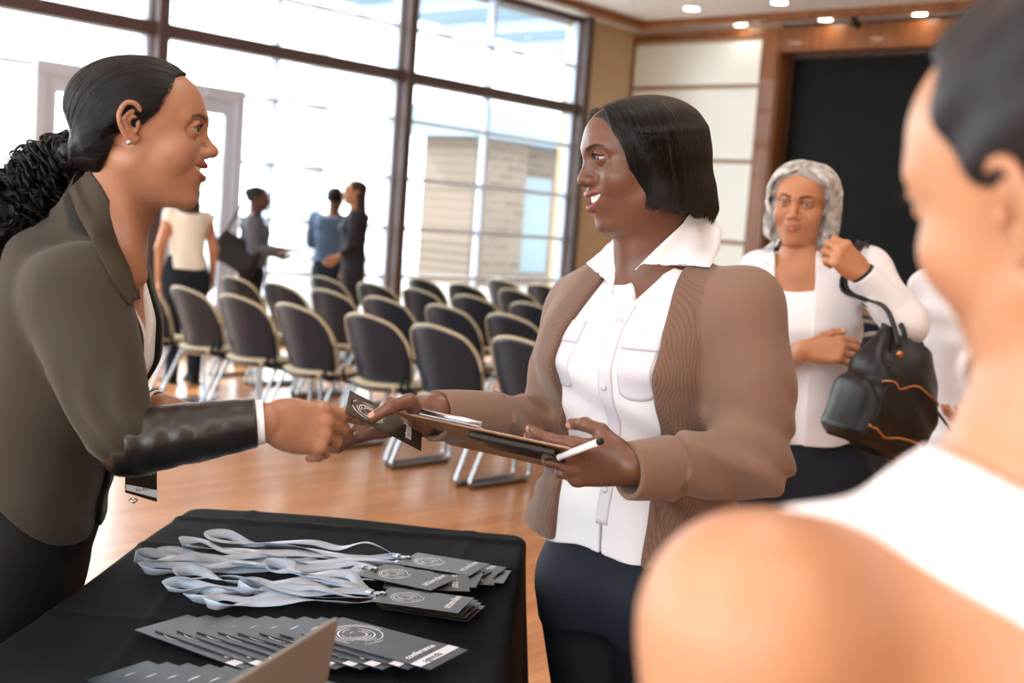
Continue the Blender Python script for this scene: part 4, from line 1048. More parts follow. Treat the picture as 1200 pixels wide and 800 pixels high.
def curl_bundle(path, rads, n, rad, coil, pitch, seed, npt=60):
    r = np.random.default_rng(seed); path = np.asarray(path, float); out = []
    tt = np.linspace(0, 1, npt); k = np.linspace(0, 1, len(path)); base = np.stack([np.interp(tt, k, path[:, i]) for i in range(3)], 1)
    for _ in range(4): base[1:-1] = (base[:-2]+2*base[1:-1]+base[2:])/4
    R_ = np.interp(tt, np.linspace(0, 1, len(rads)), rads)
    T = np.gradient(base, axis=0); T /= np.linalg.norm(T, axis=1, keepdims=True)
    A = np.cross(T, (0, 1, 0)); A /= np.linalg.norm(A, axis=1, keepdims=True); B = np.cross(T, A)
    for i in range(n):
        th = r.uniform(0, 2*PI); q = math.sqrt(r.uniform(.15, 1)); e = r.uniform(.7, 1.0); ph = r.uniform(0, 2*PI); pc = pitch*r.uniform(.75, 1.3); co_ = coil*r.uniform(.6, 1.4)
        tw = th+tt*r.normal(0, .6); ln = tt*e
        s_ = ln*np.linalg.norm(path[-1]-path[0])*1.15
        ox = R_*q*np.cos(tw)+co_*np.minimum(1, tt*5)*np.cos(ph+s_*2*PI/pc); oy = R_*q*np.sin(tw)+co_*np.minimum(1, tt*5)*np.sin(ph+s_*2*PI/pc)
        bx = np.stack([np.interp(ln, tt, base[:, j]) for j in range(3)], 1)
        out.append(bx+A*ox[:, None]+B*oy[:, None])
    return out
M_strandL = mat('black_curls', '#08070a', .4)
tie = HL@(np.array([-.090, 0, -.030])*sL)+tL
pp = [tie, at(84, 184, 2.0), at(56, 205, 2.0), at(20, 240, 2.0), at(-25, 300, 1.98), at(-50, 390, 1.97)]
m_ = Sdf(); m_.chain(pp, [.018, .030, .038, .048, .046, .02], k=.01); m_.disp(lambda P: .006*noise3(P, 160, 4)); world_child(put('ponytail', m_.mesh('ponytail', .004), M_hairL), rootL)
strands('ponytail_curls', locks(pp, [.010, .034, .048, .058, .058, .040], 120, 11, .0045, .0125, .042, 5), .0008, M_strandL)
world_child(bpy.data.objects['ponytail_curls'], rootL)
# fine combed strands over the slick hair, drawn back to the tie
def hair_head_L():
    m = Sdf(); m.frame(HL, tL, sL); m.ell((-.010, 0, .043), (.0985, .0785, .0785), k=0); m.ell((.022, 0, .050), (.066, .066, .058), k=.03)
    m.ell((-.046, 0, -.010), (.042, .064, .052), k=.02); m.ell((-.078, 0, -.026), (.022, .026, .024), k=.02); m.frame(); return m
def slick(n=1500):
    r = np.random.default_rng(3); t0 = np.array([-.094, 0, -.030]); S = []
    for i in range(n):
        a = r.uniform(-1, 1); f = abs(a)**.8; z = np.interp(f, [0, .35, .6, .8, 1], [.098, .070, .032, -.005, -.048]); y = math.copysign(min(.076, .09*f**.7), a)
        x = np.interp(z, [-.06, -.03, .0, .012, .022, .04, .065, .09, .12], [-.050, -.036, -.026, -.005, .014, .030, .042, .046, .06])-r.uniform(0, .03)*(i % 2)
        S.append((x, y, z))
    S = np.array(S); m = hair_head_L(); W = (S*sL)@HL.T+tL; T = (t0*sL)@HL.T+tL
    dist = np.linalg.norm(W-T, axis=1)*1.18; bend = r.normal(0, .08, n)
    upv = HL[:, 2]
    return flow(m, W, lambda P, k: (T-P)/np.linalg.norm(T-P, axis=1, keepdims=True)+upv*(.35*max(0, 1-k/12))+bend[:, None]*upv, 22, dist/22, .0007, .0)
sl = strands('combed_strands', slick(), .00045, M_strandL); world_child(sl, rootL)
m_ = Sdf(); m_.frame(HL, tL, sL); m_.chain([(-.092, .016*math.cos(a), -.030+.016*math.sin(a)) for a in np.linspace(0, 2*PI, 17)], .0055, k=.002); m_.frame(); world_child(put('hair_tie', m_.mesh('hair_tie', .0016), M_hairL), rootL)
# ================================================================== middle woman (tan cardigan, three-quarter view to the left)
DM = 2.20
HM = rotm((0, 1, 0), -12)@axes((-.965, -.26, 0.02)); tM = at(753, 195, DM); sM = 1.06
optM = dict(smile=1.0, mouth_open=.0075, fat=1., wide=1.06, ear_z=.005, nose=(-.005, -.004, 1.15), mouth=(.001, -.001), full=1.15, jaw=.004, eye_open=.0034)
pm = dict(pelvis=at(744, 655, 2.24), neck=at(768, 300, 2.22), fwd=(-.66, -.75, 0), e=2.3,
          profile=scale_prof(PROF, 1.13, 1.18, bust=.022, belly=.012))
shLm = at(872, 362, 2.10); shRm = at(680, 366, 2.36)
elLm = at(880, 538, 2.03); wrLm = at(741, 546, 1.93)
elRm = at(645, 500, 2.28); wrRm = at(512, 480, 2.07)
rootM = person('person', (pm['pelvis'][0], pm['pelvis'][1], 0), 'person with a dark bob in a tan cardigan and white shirt, taking a badge')
def mid_body():
    m = Sdf(); torso_ops(m, pm)
    hb = HM@np.array([-.025, 0, -.035])*sM+tM; nk = pm['neck']
    m.cap(nk+np.array([.0, 0, -.03]), hb, .064, .058, k=.04)
    m.cap(nk+HM[:, 0]*.03+np.array([0, 0, -.05]), HM@np.array([.012, 0, -.058])*sM+tM, .040, .046, k=.03)
    m.cap(HM@np.array([-.010, .045, -.045])*sM+tM, nk+HM[:, 0]*.065+np.array([0, 0, -.065]), .014, .010, k=.02)
    for a in (shRm, shLm): m.cap(nk+np.array([0, 0, -.06]), a, .046, .050, k=.05)
    head_ops(m, HM, tM, sM, optM)
    m.ell(HM@np.array([.020, 0, -.082])*sM+tM, (.040, .040, .022), k=.03)       # fuller under the chin
    for p in ([shRm, elRm, wrRm], [shLm, elLm, wrLm]): m.chain(p[:2], [.058, .046], k=.03); m.chain(p[1:], [.046, .029], k=.02)
    # right hand pinching the badge from above
    fx = unit(at(425, 494, 2.08)-wrRm); zb = unit(np.array([.05, -.55, .83])); zb = unit(zb-fx*np.dot(zb, fx)); yb = np.cross(zb, fx)
    n1 = hand_ops(m, wrRm+fx*.005, np.stack([fx, yb, zb], 1), None, 1.03, curls=[(4, 16, 10), (8, 18, 12), (12, 24, 14), (18, 30, 18)], spread=(1, 0, -1, -2),
                  thumb=[(.018, .026, -.008)]+[tuple(((q-wrRm-fx*.005)@np.stack([fx, yb, zb], 1))/1.03) for q in (at(480, 470, 2.00), at(457, 477, 1.97), at(437, 489, 1.965))])
    # left hand clamping the clipboard, thumb on top
    fx = unit(np.array([-1., .12, -.02])); zb = unit(np.array([-.1, -.92, -.30])); zb = unit(zb-fx*np.dot(zb, fx)); yb = -np.cross(zb, fx)
    n2 = hand_ops(m, wrLm+fx*.008, np.stack([fx, yb, zb], 1), None, 1.03, curls=[(16, 22, 14), (20, 26, 16), (24, 30, 18), (30, 34, 20)], spread=(-1, -1, -2, -3),
                  thumb=[(.018, .026, -.008), (.044, .044, -.024), (.070, .044, -.042), (.092, .036, -.056)])
    return addm(rootM, 'body', m, .0020, SK_M, face_masks(HM, tM, sM, optM, n1+n2))
bodyM = mid_body(); face_extras(rootM, HM, tM, sM, optM, (1, .12, .12))
# ---- bob
M_hairM = hairmat('dark_bob', '#0d0a09', .5); M_strandM = mat('bob_strands', '#0f0b0a', .42)
def bob(cut=True):
    m = Sdf(); m.frame(HM, tM, sM)
    m.ell((-.014, 0, .036), (.104, .090, .078), k=0); m.ell((.028, 0, .040), (.066, .074, .060), k=.03)
    m.loft([-.112, -.085, -.04, .01, .035], [.074, .086, .089, .086, .076], [.060, .066, .068, .070, .06], [.088, .098, .100, .094, .084], cx=[-.018, -.022, -.018, -.014, -.012], k=.03, e=2.1)
    if cut:
        def hl(P):
            y, z = P[:, 1], P[:, 2]; ay = np.abs(y)
            e = np.interp(z, [-.12, -.08, -.03, .02, .05, .08, .11], [-.005, .020, .036, .050, .060, .070, .090])
            return e+np.interp(ay, [0, .04, .07], [.012, .004, 0])*(z > .06)
        m.cut(lambda P: hl(P)-P[:, 0], k=.01)
        m.cut(lambda P: P[:, 2]+.072+.28*np.clip(-P[:, 0], -.05, .1)+.004*np.sin(P[:, 0]*160), k=.008)   # hem of the bob, longer at the back
    m.frame(); return m
hm = bob(); world_child(put('hair', hm.mesh('hair', .0022), M_hairM), rootM)
def bob_strands():
    r = np.random.default_rng(8); n = 2600; m = bob(False)
    a = r.uniform(0, 1, n); side = r.choice([-1, 1], n, p=[.3, .7])
    S = np.stack([.075-a*.13, .012+side*r.uniform(.0, .006, n), np.full(n, .12)], 1)
    k2 = r.uniform(size=n) < .45; S[k2] = np.stack([r.uniform(-.085, .06, k2.sum()), side[k2]*r.uniform(.01, .05, k2.sum()), np.full(k2.sum(), .115)], 1)
    W = (S*sM)@HM.T+tM; ext = HM[:, 0]
    def d(P, k):
        q = ((P-tM)@HM)/sM; sd = np.where(q[:, 1] > .012, 1, -1)
        out = np.stack([np.where(q[:, 0] > -.02, -.25, -.55)*np.clip((q[:, 2]-.0)/.1, 0, 1)*(.4+np.abs(q[:, 0]+.02)*0)-.10, sd*.9*np.clip((q[:, 2]-.04)/.07, 0, 1), -1*np.ones(len(q))], 1)
        return out@HM.T
    paths = flow(m, W, d, 26, .0098*sM, .0012, .00025, 2)
    keep = []
    for p in paths:
        q = ((p-tM)@HM)/sM; low = q[:, 2] > -.076-.30*np.clip(-q[:, 0], -.05, .1)+.008*math.sin(p[0, 0]*900)
        fr = q[:, 0] < np.interp(q[:, 2], [-.12, -.08, -.03, .02, .05, .08, .11], [.0, .025, .041, .056, .068, .085, .11])+.012*(np.abs(q[:, 1]) < .05)
        i = 0
        while i < len(p) and low[i] and fr[i]: i += 1
        if i > 5: keep.append(p[:i])
    # loose wisps past the far temple
    for i in range(26):
        p0 = np.array([.064+.002*r.normal(), -.004-.03*r.random(), .104]); pts = []
        for k in range(14):
            u = k/13; pts.append(p0+np.array([.016*math.sin(u*2.4)+.003*r.random()*u, -.045*u, -.125*u*(.8+.3*(i/26))]))
        keep.append((np.array(pts)*sM)@HM.T+tM)
    return keep
world_child(strands('hair_strands', bob_strands(), .00055, M_strandM), rootM)
# ---- clothes
M_card = mat('tan_cardigan', '#74594b', .85, bump=.25, bscale=900, bdist=.0008, masks=(('rib', '#5c4439'),), sheen=.15)
RM, LM = torso_ops(Sdf(), pm)
def mloc(P): return (P-pm['pelvis'])@RM
nkm = pm['neck']; hbm = HM@np.array([-.025, 0, -.035])*sM+tM
APEX = mloc(at(716, 356, 2.08))
def shirt_sdf():
    m = Sdf(); ps = dict(pm); ps['profile'] = [(-.34, .205, .135, .15, .0)]+[(a, b+.010+.012*(a < .2), c+.010+.014*(a < .3), d+.010, x) for a, b, c, d, x in pm['profile'] if a > -.2 and a < .97]
    torso_ops(m, ps)
    for a in (shRm, shLm): m.cap(nkm+np.array([0, 0, -.058]), a, .044, .054, k=.05)
    m.cap(nkm+np.array([0, 0, -.04]), nkm+(hbm-nkm)*.16, .066, .064, k=.03)
    m.disp(lambda P: .0042*np.sin(P@np.array([22., -30, 34])+2*np.sin(P[:, 2]*17))*np.clip((1.36-P[:, 2])*8, 0, 1)+.0032*noise3(P, 40, 5))
    m.frame(RM, pm['pelvis'])
    m.cut(lambda P: np.maximum(np.maximum(np.abs(P[:, 1]-APEX[1])-.62*(P[:, 2]-APEX[2]), APEX[2]-P[:, 2]), -P[:, 0]), k=.003)
    # shirt tail: curved hem with a split left of the placket
    m.cut(lambda P: P[:, 2]+.11+.030*np.cos((P[:, 1]+.03)*26)+.0*P[:, 0], k=.004)
    m.cut(lambda P: np.maximum(np.maximum(np.abs(P[:, 1]-APEX[1]+.002)-.0025-.55*np.maximum(0, -.0-P[:, 2]), P[:, 2]-.11), -P[:, 0]), k=.003)
    m.frame(); m.cap(nkm+np.array([0, 0, -.055]), hbm+(hbm-nkm)*.3, .062, .064, k=.004, op='s')
    return m
shm = shirt_sdf(); world_child(put('shirt', shm.mesh('shirt', .0032), M_white), rootM)
shirtM = [o for o in rootM.children if o.name.startswith('shirt')][0]
def on_shirt(y, z, off=.0012, m=None):
    """points of the shirt front over torso coordinates (y, z)"""
    y = np.atleast_1d(y).astype(float); z = np.atleast_1d(z).astype(float); P = np.stack([np.full_like(y, .30), y, z], 1); W = P@RM.T+pm['pelvis']; f = -RM[:, 0]
    for _ in range(60):
        d = (m or shm).eval(W)-off; W = W+f*np.clip(d*.85, -.01, .02)[:, None]
    return W
def patch(name, y0, y1, z0, z1, th, m_, root, off=.0006, ny=14, nz=16, round_=0.):
    A = []; 
    for j in range(nz):
        v = j/(nz-1); 
        for i in range(ny):
            u = i/(ny-1); yy = y0+(y1-y0)*u; zz = z0+(z1-z0)*v
            if round_ and v < .25: zz += round_*(abs(2*u-1)**3)*(1-v/.25)
            A.append((yy, zz))
    A = np.array(A); T = on_shirt(A[:, 0], A[:, 1], off+th); B = on_shirt(A[:, 0], A[:, 1], off-.002)
    mb = MB(); n = ny*nz; F = []
    for j in range(nz-1):
        for i in range(ny-1): a = j*ny+i; F += [(a, a+1, a+ny+1, a+ny), (n+a+ny, n+a+ny+1, n+a+1, n+a)]
    for i in range(ny-1):
        for j in (0, nz-1): a = j*ny+i; F.append((a, a+1, n+a+1, n+a))
    for j in range(nz-1):
        for i in (0, ny-1): a = j*ny+i; F.append((a, a+ny, n+a+ny, n+a))
    mb.add(list(T)+list(B), F, True); return world_child(mb.build(name, m_), root)
M_white2 = mat('white_cotton_seam', '#c9c9d2', .85, bump=.1, bscale=500)
def q_(x, y, d): return mloc(at(x, y, d))
patch('placket', APEX[1]-.011, APEX[1]+.013, .10, APEX[2]-.004, .0022, M_white2, shirtM, nz=40, ny=6)
for (xa, xb, yt, yb_, nm) in ((728, 772, 388, 470, 0), (664, 690, 378, 452, 1)):
    dd = 2.17 if nm else 2.06; a = q_(xa, yt, dd); b = q_(xb, yt, dd); c = q_(xa, yb_, dd); y0, y1 = sorted((a[1], b[1]))
    patch('pocket', y0-.004, y1+.006, c[2], a[2], .0016, M_white2, shirtM, round_=.012)
    patch('pocket_flap', y0-.006, y1+.008, a[2]-.030, a[2]+.006, .0034, M_white2, shirtM, nz=6)
for z in (.16, .25, .34, APEX[2]-.03):
    w_ = on_shirt(APEX[1], z, .0036)[0]; mb = MB().tube([w_, w_+RM[:, 0]*.0022], .0052, 16); world_child(mb.build('button', M_white2), shirtM)
def sheet(name, rows, th, m_, root, smooth=3):
    """cloth flap through rows of world points"""
    A = np.array(rows, float); nv, nu = A.shape[:2]
    def fn(u, v):
        x, y = u*(nu-1), v*(nv-1); i, j = min(int(x), nu-2), min(int(y), nv-2); fx, fy = x-i, y-j; fx = fx*fx*(3-2*fx)*.4+fx*.6
        return (A[j, i]*(1-fx)*(1-fy)+A[j, i+1]*fx*(1-fy)+A[j+1, i]*(1-fx)*fy+A[j+1, i+1]*fx*fy)
    mb = MB(); mb.grid(fn, 14, 14, thick=th); return world_child(mb.build(name, m_), root)
def card_open(z):  # (left edge y, right edge y) of the opening in torso coordinates
    t = z/LM; return np.interp(t, [-.3, .2, .5, .75, .9, 1.05], [.09, .092, .098, .096, .078, .060])
def cardigan_sdf():
    m = Sdf(); pc = dict(pm); pc['profile'] = [(-.34, .235, .15, .165, .0)]+[(a, b+.026, c+.026+.010*(a < .5), d+.024, x) for a, b, c, d, x in pm['profile'] if a > -.2 and a < .95]+[(.99, .08, .06, .075, -.02)]
    torso_ops(m, pc)
    for a in (shRm, shLm): m.cap(nkm+np.array([.0, 0, -.052]), a+np.array([0, 0, .002]), .058, .062, k=.05)
    m.cap(nkm+np.array([0, 0, -.05]), nkm+(hbm-nkm)*.22, .080, .076, k=.03)
    # near arm
    m.chain([shLm, (shLm+elLm)/2+np.array([.006, 0, 0]), elLm+np.array([.0, 0, .0])], [.068, .074, .066], k=.03)
    e0 = elLm; w0 = wrLm+unit(wrLm-elLm)*.008; m.schain([e0, e0+(w0-e0)*.5+np.array([0, 0, -.004]), w0+np.array([0, 0, -.006])], [.064, .053, .047], k=.02)
    e1 = elRm; w1 = wrRm+unit(wrRm-elRm)*.004
    m.chain([shRm, (shRm+elRm)/2, elRm], [.062, .068, .058], k=.03); m.schain([e1, e1+(w1-e1)*.5, w1+np.array([0, 0, -.012])], [.056, .048, .043], k=.02)
    uL = unit(elLm-shLm); uR = unit(elRm-shRm)
    def folds(P):
        out = -.0022*np.sin(P@np.array([20., 8, 38])+1.5*np.sin(P[:, 2]*13))-.0022*noise3(P, 38, 6)
        for a, u in ((shLm, uL), (shRm, uR)):
            d = P-a; h = d@u; r = np.linalg.norm(d-np.outer(h, u), axis=1); mk = np.exp(-((h-.27)/.08)**2)*(r < .16)
            out = out-.0060*mk*np.sin(P@np.array([70., 20, 95])+1.8*np.sin(P[:, 0]*25))
        return out
    m.disp(folds)
    m.frame(RM, pm['pelvis'])
    m.cut(lambda P: np.maximum(np.abs(P[:, 1]-.020)-card_open(P[:, 2]), -P[:, 0]), k=.012)
    m.cut(lambda P: P[:, 2]-.035, k=.008) ; m.frame()
    m.cap(nkm+np.array([0, 0, -.055]), hbm+(hbm-nkm)*.3, .072, .074, k=.008, op='s')
    for e, w in ((e0, w0), (e1, w1)):
        ax = unit(w-e); u1 = unit(np.cross((0, 0, 1), ax)); m.frame(np.stack([ax, u1, np.cross(ax, u1)], 1), w)
        m.cut(lambda P: np.maximum(-P[:, 0], np.linalg.norm(P, axis=1)-.09), k=.003); m.frame()
        m.cap(w-ax*.035+np.array([0, 0, -.008]), w+ax*.1+np.array([0, 0, -.008]), .0365, .0375, k=.003, op='s')
    return m
uLm, uRm = unit(elLm-shLm), unit(elRm-shRm)
cdm = cardigan_sdf()
def rib(P):
    if True:
        q = mloc(P); d = np.abs(q[:, 1]-.020)-card_open(q[:, 2]); s_ = .5+.5*np.sin(d*1700)
        def sg(a, b): ba = b-a; t = np.clip((P-a)@ba/(ba@ba), 0, 1); return np.linalg.norm(P-a-t[:, None]*ba, axis=1)
        arm = np.minimum(np.minimum(sg(shLm, elLm), sg(elLm, wrLm)), np.minimum(sg(shRm, elRm), sg(elRm, wrRm)))
        return (q[:, 0] > 0)*np.clip((.058-d)/.004, 0, 1)*(d > -.01)*(P[:, 2] < nkm[2]+.02)*s_*(arm > .072)
addm(rootM, 'cardigan', cdm, .0029, M_card, {'rib': rib})
class Union:
    def __init__(s, *m): s.m = m
    def eval(s, P): return np.min([q.eval(P) for q in s.m], axis=0)
def neck_sdf():
    m = Sdf(); m.cap(nkm+np.array([.0, 0, -.03]), hbm, .064, .058, k=.0); return m
def draped(name, rows, th, off, surf, m_, root, nu=16, nv=12, rip=0.):
    """cloth flap lying on surf; rows of photo-frame rays fix its outline"""
    A = np.array([[at(*q, 1.0)-CAM for q in r] for r in rows]); nr, nc = A.shape[:2]; R_ = []
    for j in range(nv):
        for i in range(nu):
            x, y = i/(nu-1)*(nc-1), j/(nv-1)*(nr-1); a, b = min(int(x), nc-2), min(int(y), nr-2); fx, fy = x-a, y-b
            R_.append(A[b, a]*(1-fx)*(1-fy)+A[b, a+1]*fx*(1-fy)+A[b+1, a]*(1-fx)*fy+A[b+1, a+1]*fx*fy)
    D = np.array(R_); D /= np.linalg.norm(D, axis=1, keepdims=True); t = np.full(len(D), 1.6)
    for _ in range(80): t = np.minimum(t+np.clip((surf.eval(CAM+D*t[:, None])-off)*.8, -.01, .05), 2.6)
    G = t.reshape(nv, nu); G = np.minimum(G, np.median(G)+.045)
    for _ in range(6):
        Gp = np.pad(G, 1, mode='edge'); G = np.minimum(G, (Gp[:-2, 1:-1]+Gp[2:, 1:-1]+Gp[1:-1, :-2]+Gp[1:-1, 2:])/4)
    P = CAM+D*G.reshape(-1)[:, None]; P = P.reshape(nv, nu, 3)
    mb = MB(); mb.grid(lambda u, v: P[int(round(v*(nv-1))), int(round(u*(nu-1)))], nu, nv, thick=-th); return world_child(mb.build(name, m_), root)
UN = Union(cdm, shm, neck_sdf())
# open collar: near wing, far wing
draped('collar', [[(814, 241), (800, 262), (770, 290), (744, 316)], [(832, 250), (818, 278), (792, 300), (764, 316)], [(846, 268), (843, 292), (832, 314), (786, 308)]], .0022, .004, UN, M_white, shirtM)
draped('collar', [[(735, 268), (728, 288), (722, 316), (717, 344)], [(724, 276), (714, 292), (710, 312), (712, 334)], [(716, 284), (702, 296), (687, 308), (706, 324)]], .0022, .004, UN, M_white, shirtM)
pv = pm['pelvis']; M_navy = mat('navy_leggings', '#141a26', .75, bump=.4, bscale=260, bdist=.001)
fM = unit(np.array([-.66, -.75, 0])); lM = np.cross((0, 0, 1), fM)
trousers(rootM, pv+np.array([0, 0, -.02]), fM, [np.array([pv[0], pv[1], 0])*[1, 1, 0]+lM*.095+np.array([.02, 0, .46]), np.array([pv[0], pv[1], 0])-lM*.085+np.array([.03, 0, .46])],
         [np.array([pv[0], pv[1], .09])+lM*.10, np.array([pv[0]+.05, pv[1], .09])-lM*.09], M_navy, r=(.108, .08, .06), name='leggings')
# ---- the badge being handed over, clipboard, pen, phone
M_badge = mat('badge_dark', '#1d1a17', .3, col2='#332b23', cscale=30, spec=.4); M_print = mat('white_print', '#e8e8e8', .5)
M_agenda = mat('brochure_slate', '#1c242e', .32, col2='#27313d', cscale=12, spec=.4)
def arcs(cx, cy, r0, dr, n, seed, w=.0009, z=.0004):
    """open concentric swirl printed on a card"""
    r = np.random.default_rng(seed); mb = MB()
    for i in range(n):
        a0 = r.uniform(0, 2*PI); span = r.uniform(2.2, 4.6); rr = r0+dr*i; k = 26
        V = []
        for j in range(k+1):
            a = a0+span*j/k; ww = w*(.5+.5*math.sin(PI*j/k)); V += [(cx+(rr-ww)*math.cos(a), cy+(rr-ww)*math.sin(a), z), (cx+(rr+ww)*math.cos(a), cy+(rr+ww)*math.sin(a), z)]
        mb.add(V, [(2*j, 2*j+1, 2*j+3, 2*j+2) for j in range(k)])
        a0 += span+.5; V = []
        for j in range(11):
            a = a0+.8*j/10; V += [(cx+(rr-w*.6)*math.cos(a), cy+(rr-w*.6)*math.sin(a), z), (cx+(rr+w*.6)*math.cos(a), cy+(rr+w*.6)*math.sin(a), z)]
        mb.add(V, [(2*j, 2*j+1, 2*j+3, 2*j+2) for j in range(10)])
    return mb
def make_badge(L_=.150, W_=.098, seed=1):
    """card lying in its own plane: length along x, the word across the far end"""
    t = empty('badge'); mb = MB(); mb.box((-L_/2, -W_/2, 0), (L_/2, W_/2, .0012)); mb.build('card', M_badge, t)
    arcs(-.030, .0, .009, .0042, 6, seed, .0008, .0015).build('printed_swirl', M_print, t, fix=False)
    o = text('attendee', (L_/2-.020, -W_/2+.018, .0015), (0, 1, 0), (-1, 0, 0), .021, M_print, t)
    m2 = MB(); m2.box((-L_/2+.006, -.008, .0012), (-L_/2+.010, .008, .0016)); m2.build('slot', MATS['print_dark'], t)
    return t
def place(t, M3, loc):
    M = Matrix(np.asarray(M3).tolist()).to_4x4(); M.translation = Vector([float(q) for q in loc]); t.matrix_world = M; return t
hb_ = make_badge(.138, .088, 3)
c0, c1, c2, c3 = at(414, 463, 2.03), at(501, 506, 2.06), at(487, 524, 1.98), at(399, 477, 1.96)
x_ = unit((c1-c0)+(c2-c3)); y_ = unit((c0-c3)+(c1-c2)); y_ = unit(y_-x_*np.dot(x_, y_)); z_ = np.cross(x_, y_)
place(hb_, np.stack([x_, y_, z_], 1), (c0+c1+c2+c3)/4)
tag(hb_, 'dark attendee badge held between the two hands', 'badge')
def clipboard():
    A = at(463, 481, 2.00); B = at(690, 529, 1.86); D = at(590, 530, 2.12); e1 = unit(B-A); e2 = unit((D-A)-e1*np.dot(D-A, e1)); n = np.cross(e1, e2); n = n if n[2] > 0 else -n
    t = empty('clipboard', A, 0, 'brown clipboard with paper sheets held out by the person in the tan cardigan', 'clipboard')
    R_ = np.stack([e1, e2, n], 1); L_ = .32; W_ = .23
    def fix(o):
        for v in o.data.vertices: v.co = Vector(R_@np.array(v.co)+A)
        return world_child(o, t)
    fix(MB().box((0, 0, -.003), (L_, W_, 0), .001).build('board', mat('hardboard', '#8d6a4b', .5, col2='#7d5b3e', cscale=40)))
    for k in range(3): fix(MB().box((.02+.002*k, .008+.002*k, .0003+.0007*k), (L_-.02+.002*k, W_-.008, .0009+.0007*k)).build('paper', M_white2))
    mb = MB(); mb.box((.04, .006, .003), (.15, .032, .0055), .001); mb.tube([(.04, .012, .010), (.15, .012, .010)], .0045, 12); mb.tube([(.07, .028, .005), (.07, .034, .014), (.12, .034, .014), (.12, .028, .005)], .0018, 8); fix(mb.build('clip', M_chrome))
    ph = empty('smartphone', A+e1*.2, 0, 'dark slab phone held against the underside of the clipboard', 'phone')
    mb = MB(); mb.box((.135, .004, -.016), (.285, .078, -.006), .003)
    o = mb.build('phone_body', mat('phone_dark', '#1b1613', .35)); 
    for v in o.data.vertices: v.co = Vector(R_@np.array(v.co)+A)
    world_child(o, ph)
    mb = MB(); mb.box((.14, .008, -.0166), (.28, .074, -.0158)); o = mb.build('phone_screen', mat('phone_glass', '#0c0b0b', .1))
    for v in o.data.vertices: v.co = Vector(R_@np.array(v.co)+A)
    world_child(o, ph)
clipboard()
pn = empty('pen', at(690, 522, 1.86), 0, 'white pen with a black tip sticking out of the hand under the clipboard', 'pen')
pa, pb = at(655, 536, 1.89), at(706, 516, 1.82); u_ = unit(pb-pa)
world_child(MB().tube([pa, pb-u_*.008], .0052, 14).build('pen_barrel', mat('pen_white', '#e6e6ea', .3)), pn)
world_child(MB().tube([pb-u_*.009, pb-u_*.002, pb], [.0054, .0054, .003], 14).build('pen_cap', M_rubber), pn)

# collar and lapel of the olive blazer
UB = Union(BLZ, neckL_sdf())
M_olive2 = mat('olive_lapel', '#3a342b', .75, bump=.3, bscale=700, bdist=.0008)
draped('collar', [[(104, 200), (116, 216), (129, 236), (147, 275), (158, 310), (165, 350)], [(92, 210), (103, 232), (117, 255), (130, 285), (143, 318), (158, 352)], [(80, 222), (90, 250), (104, 275), (116, 298), (130, 325), (152, 358)]], .0022, .003, UB, M_olive2, blz, nu=30, nv=12)

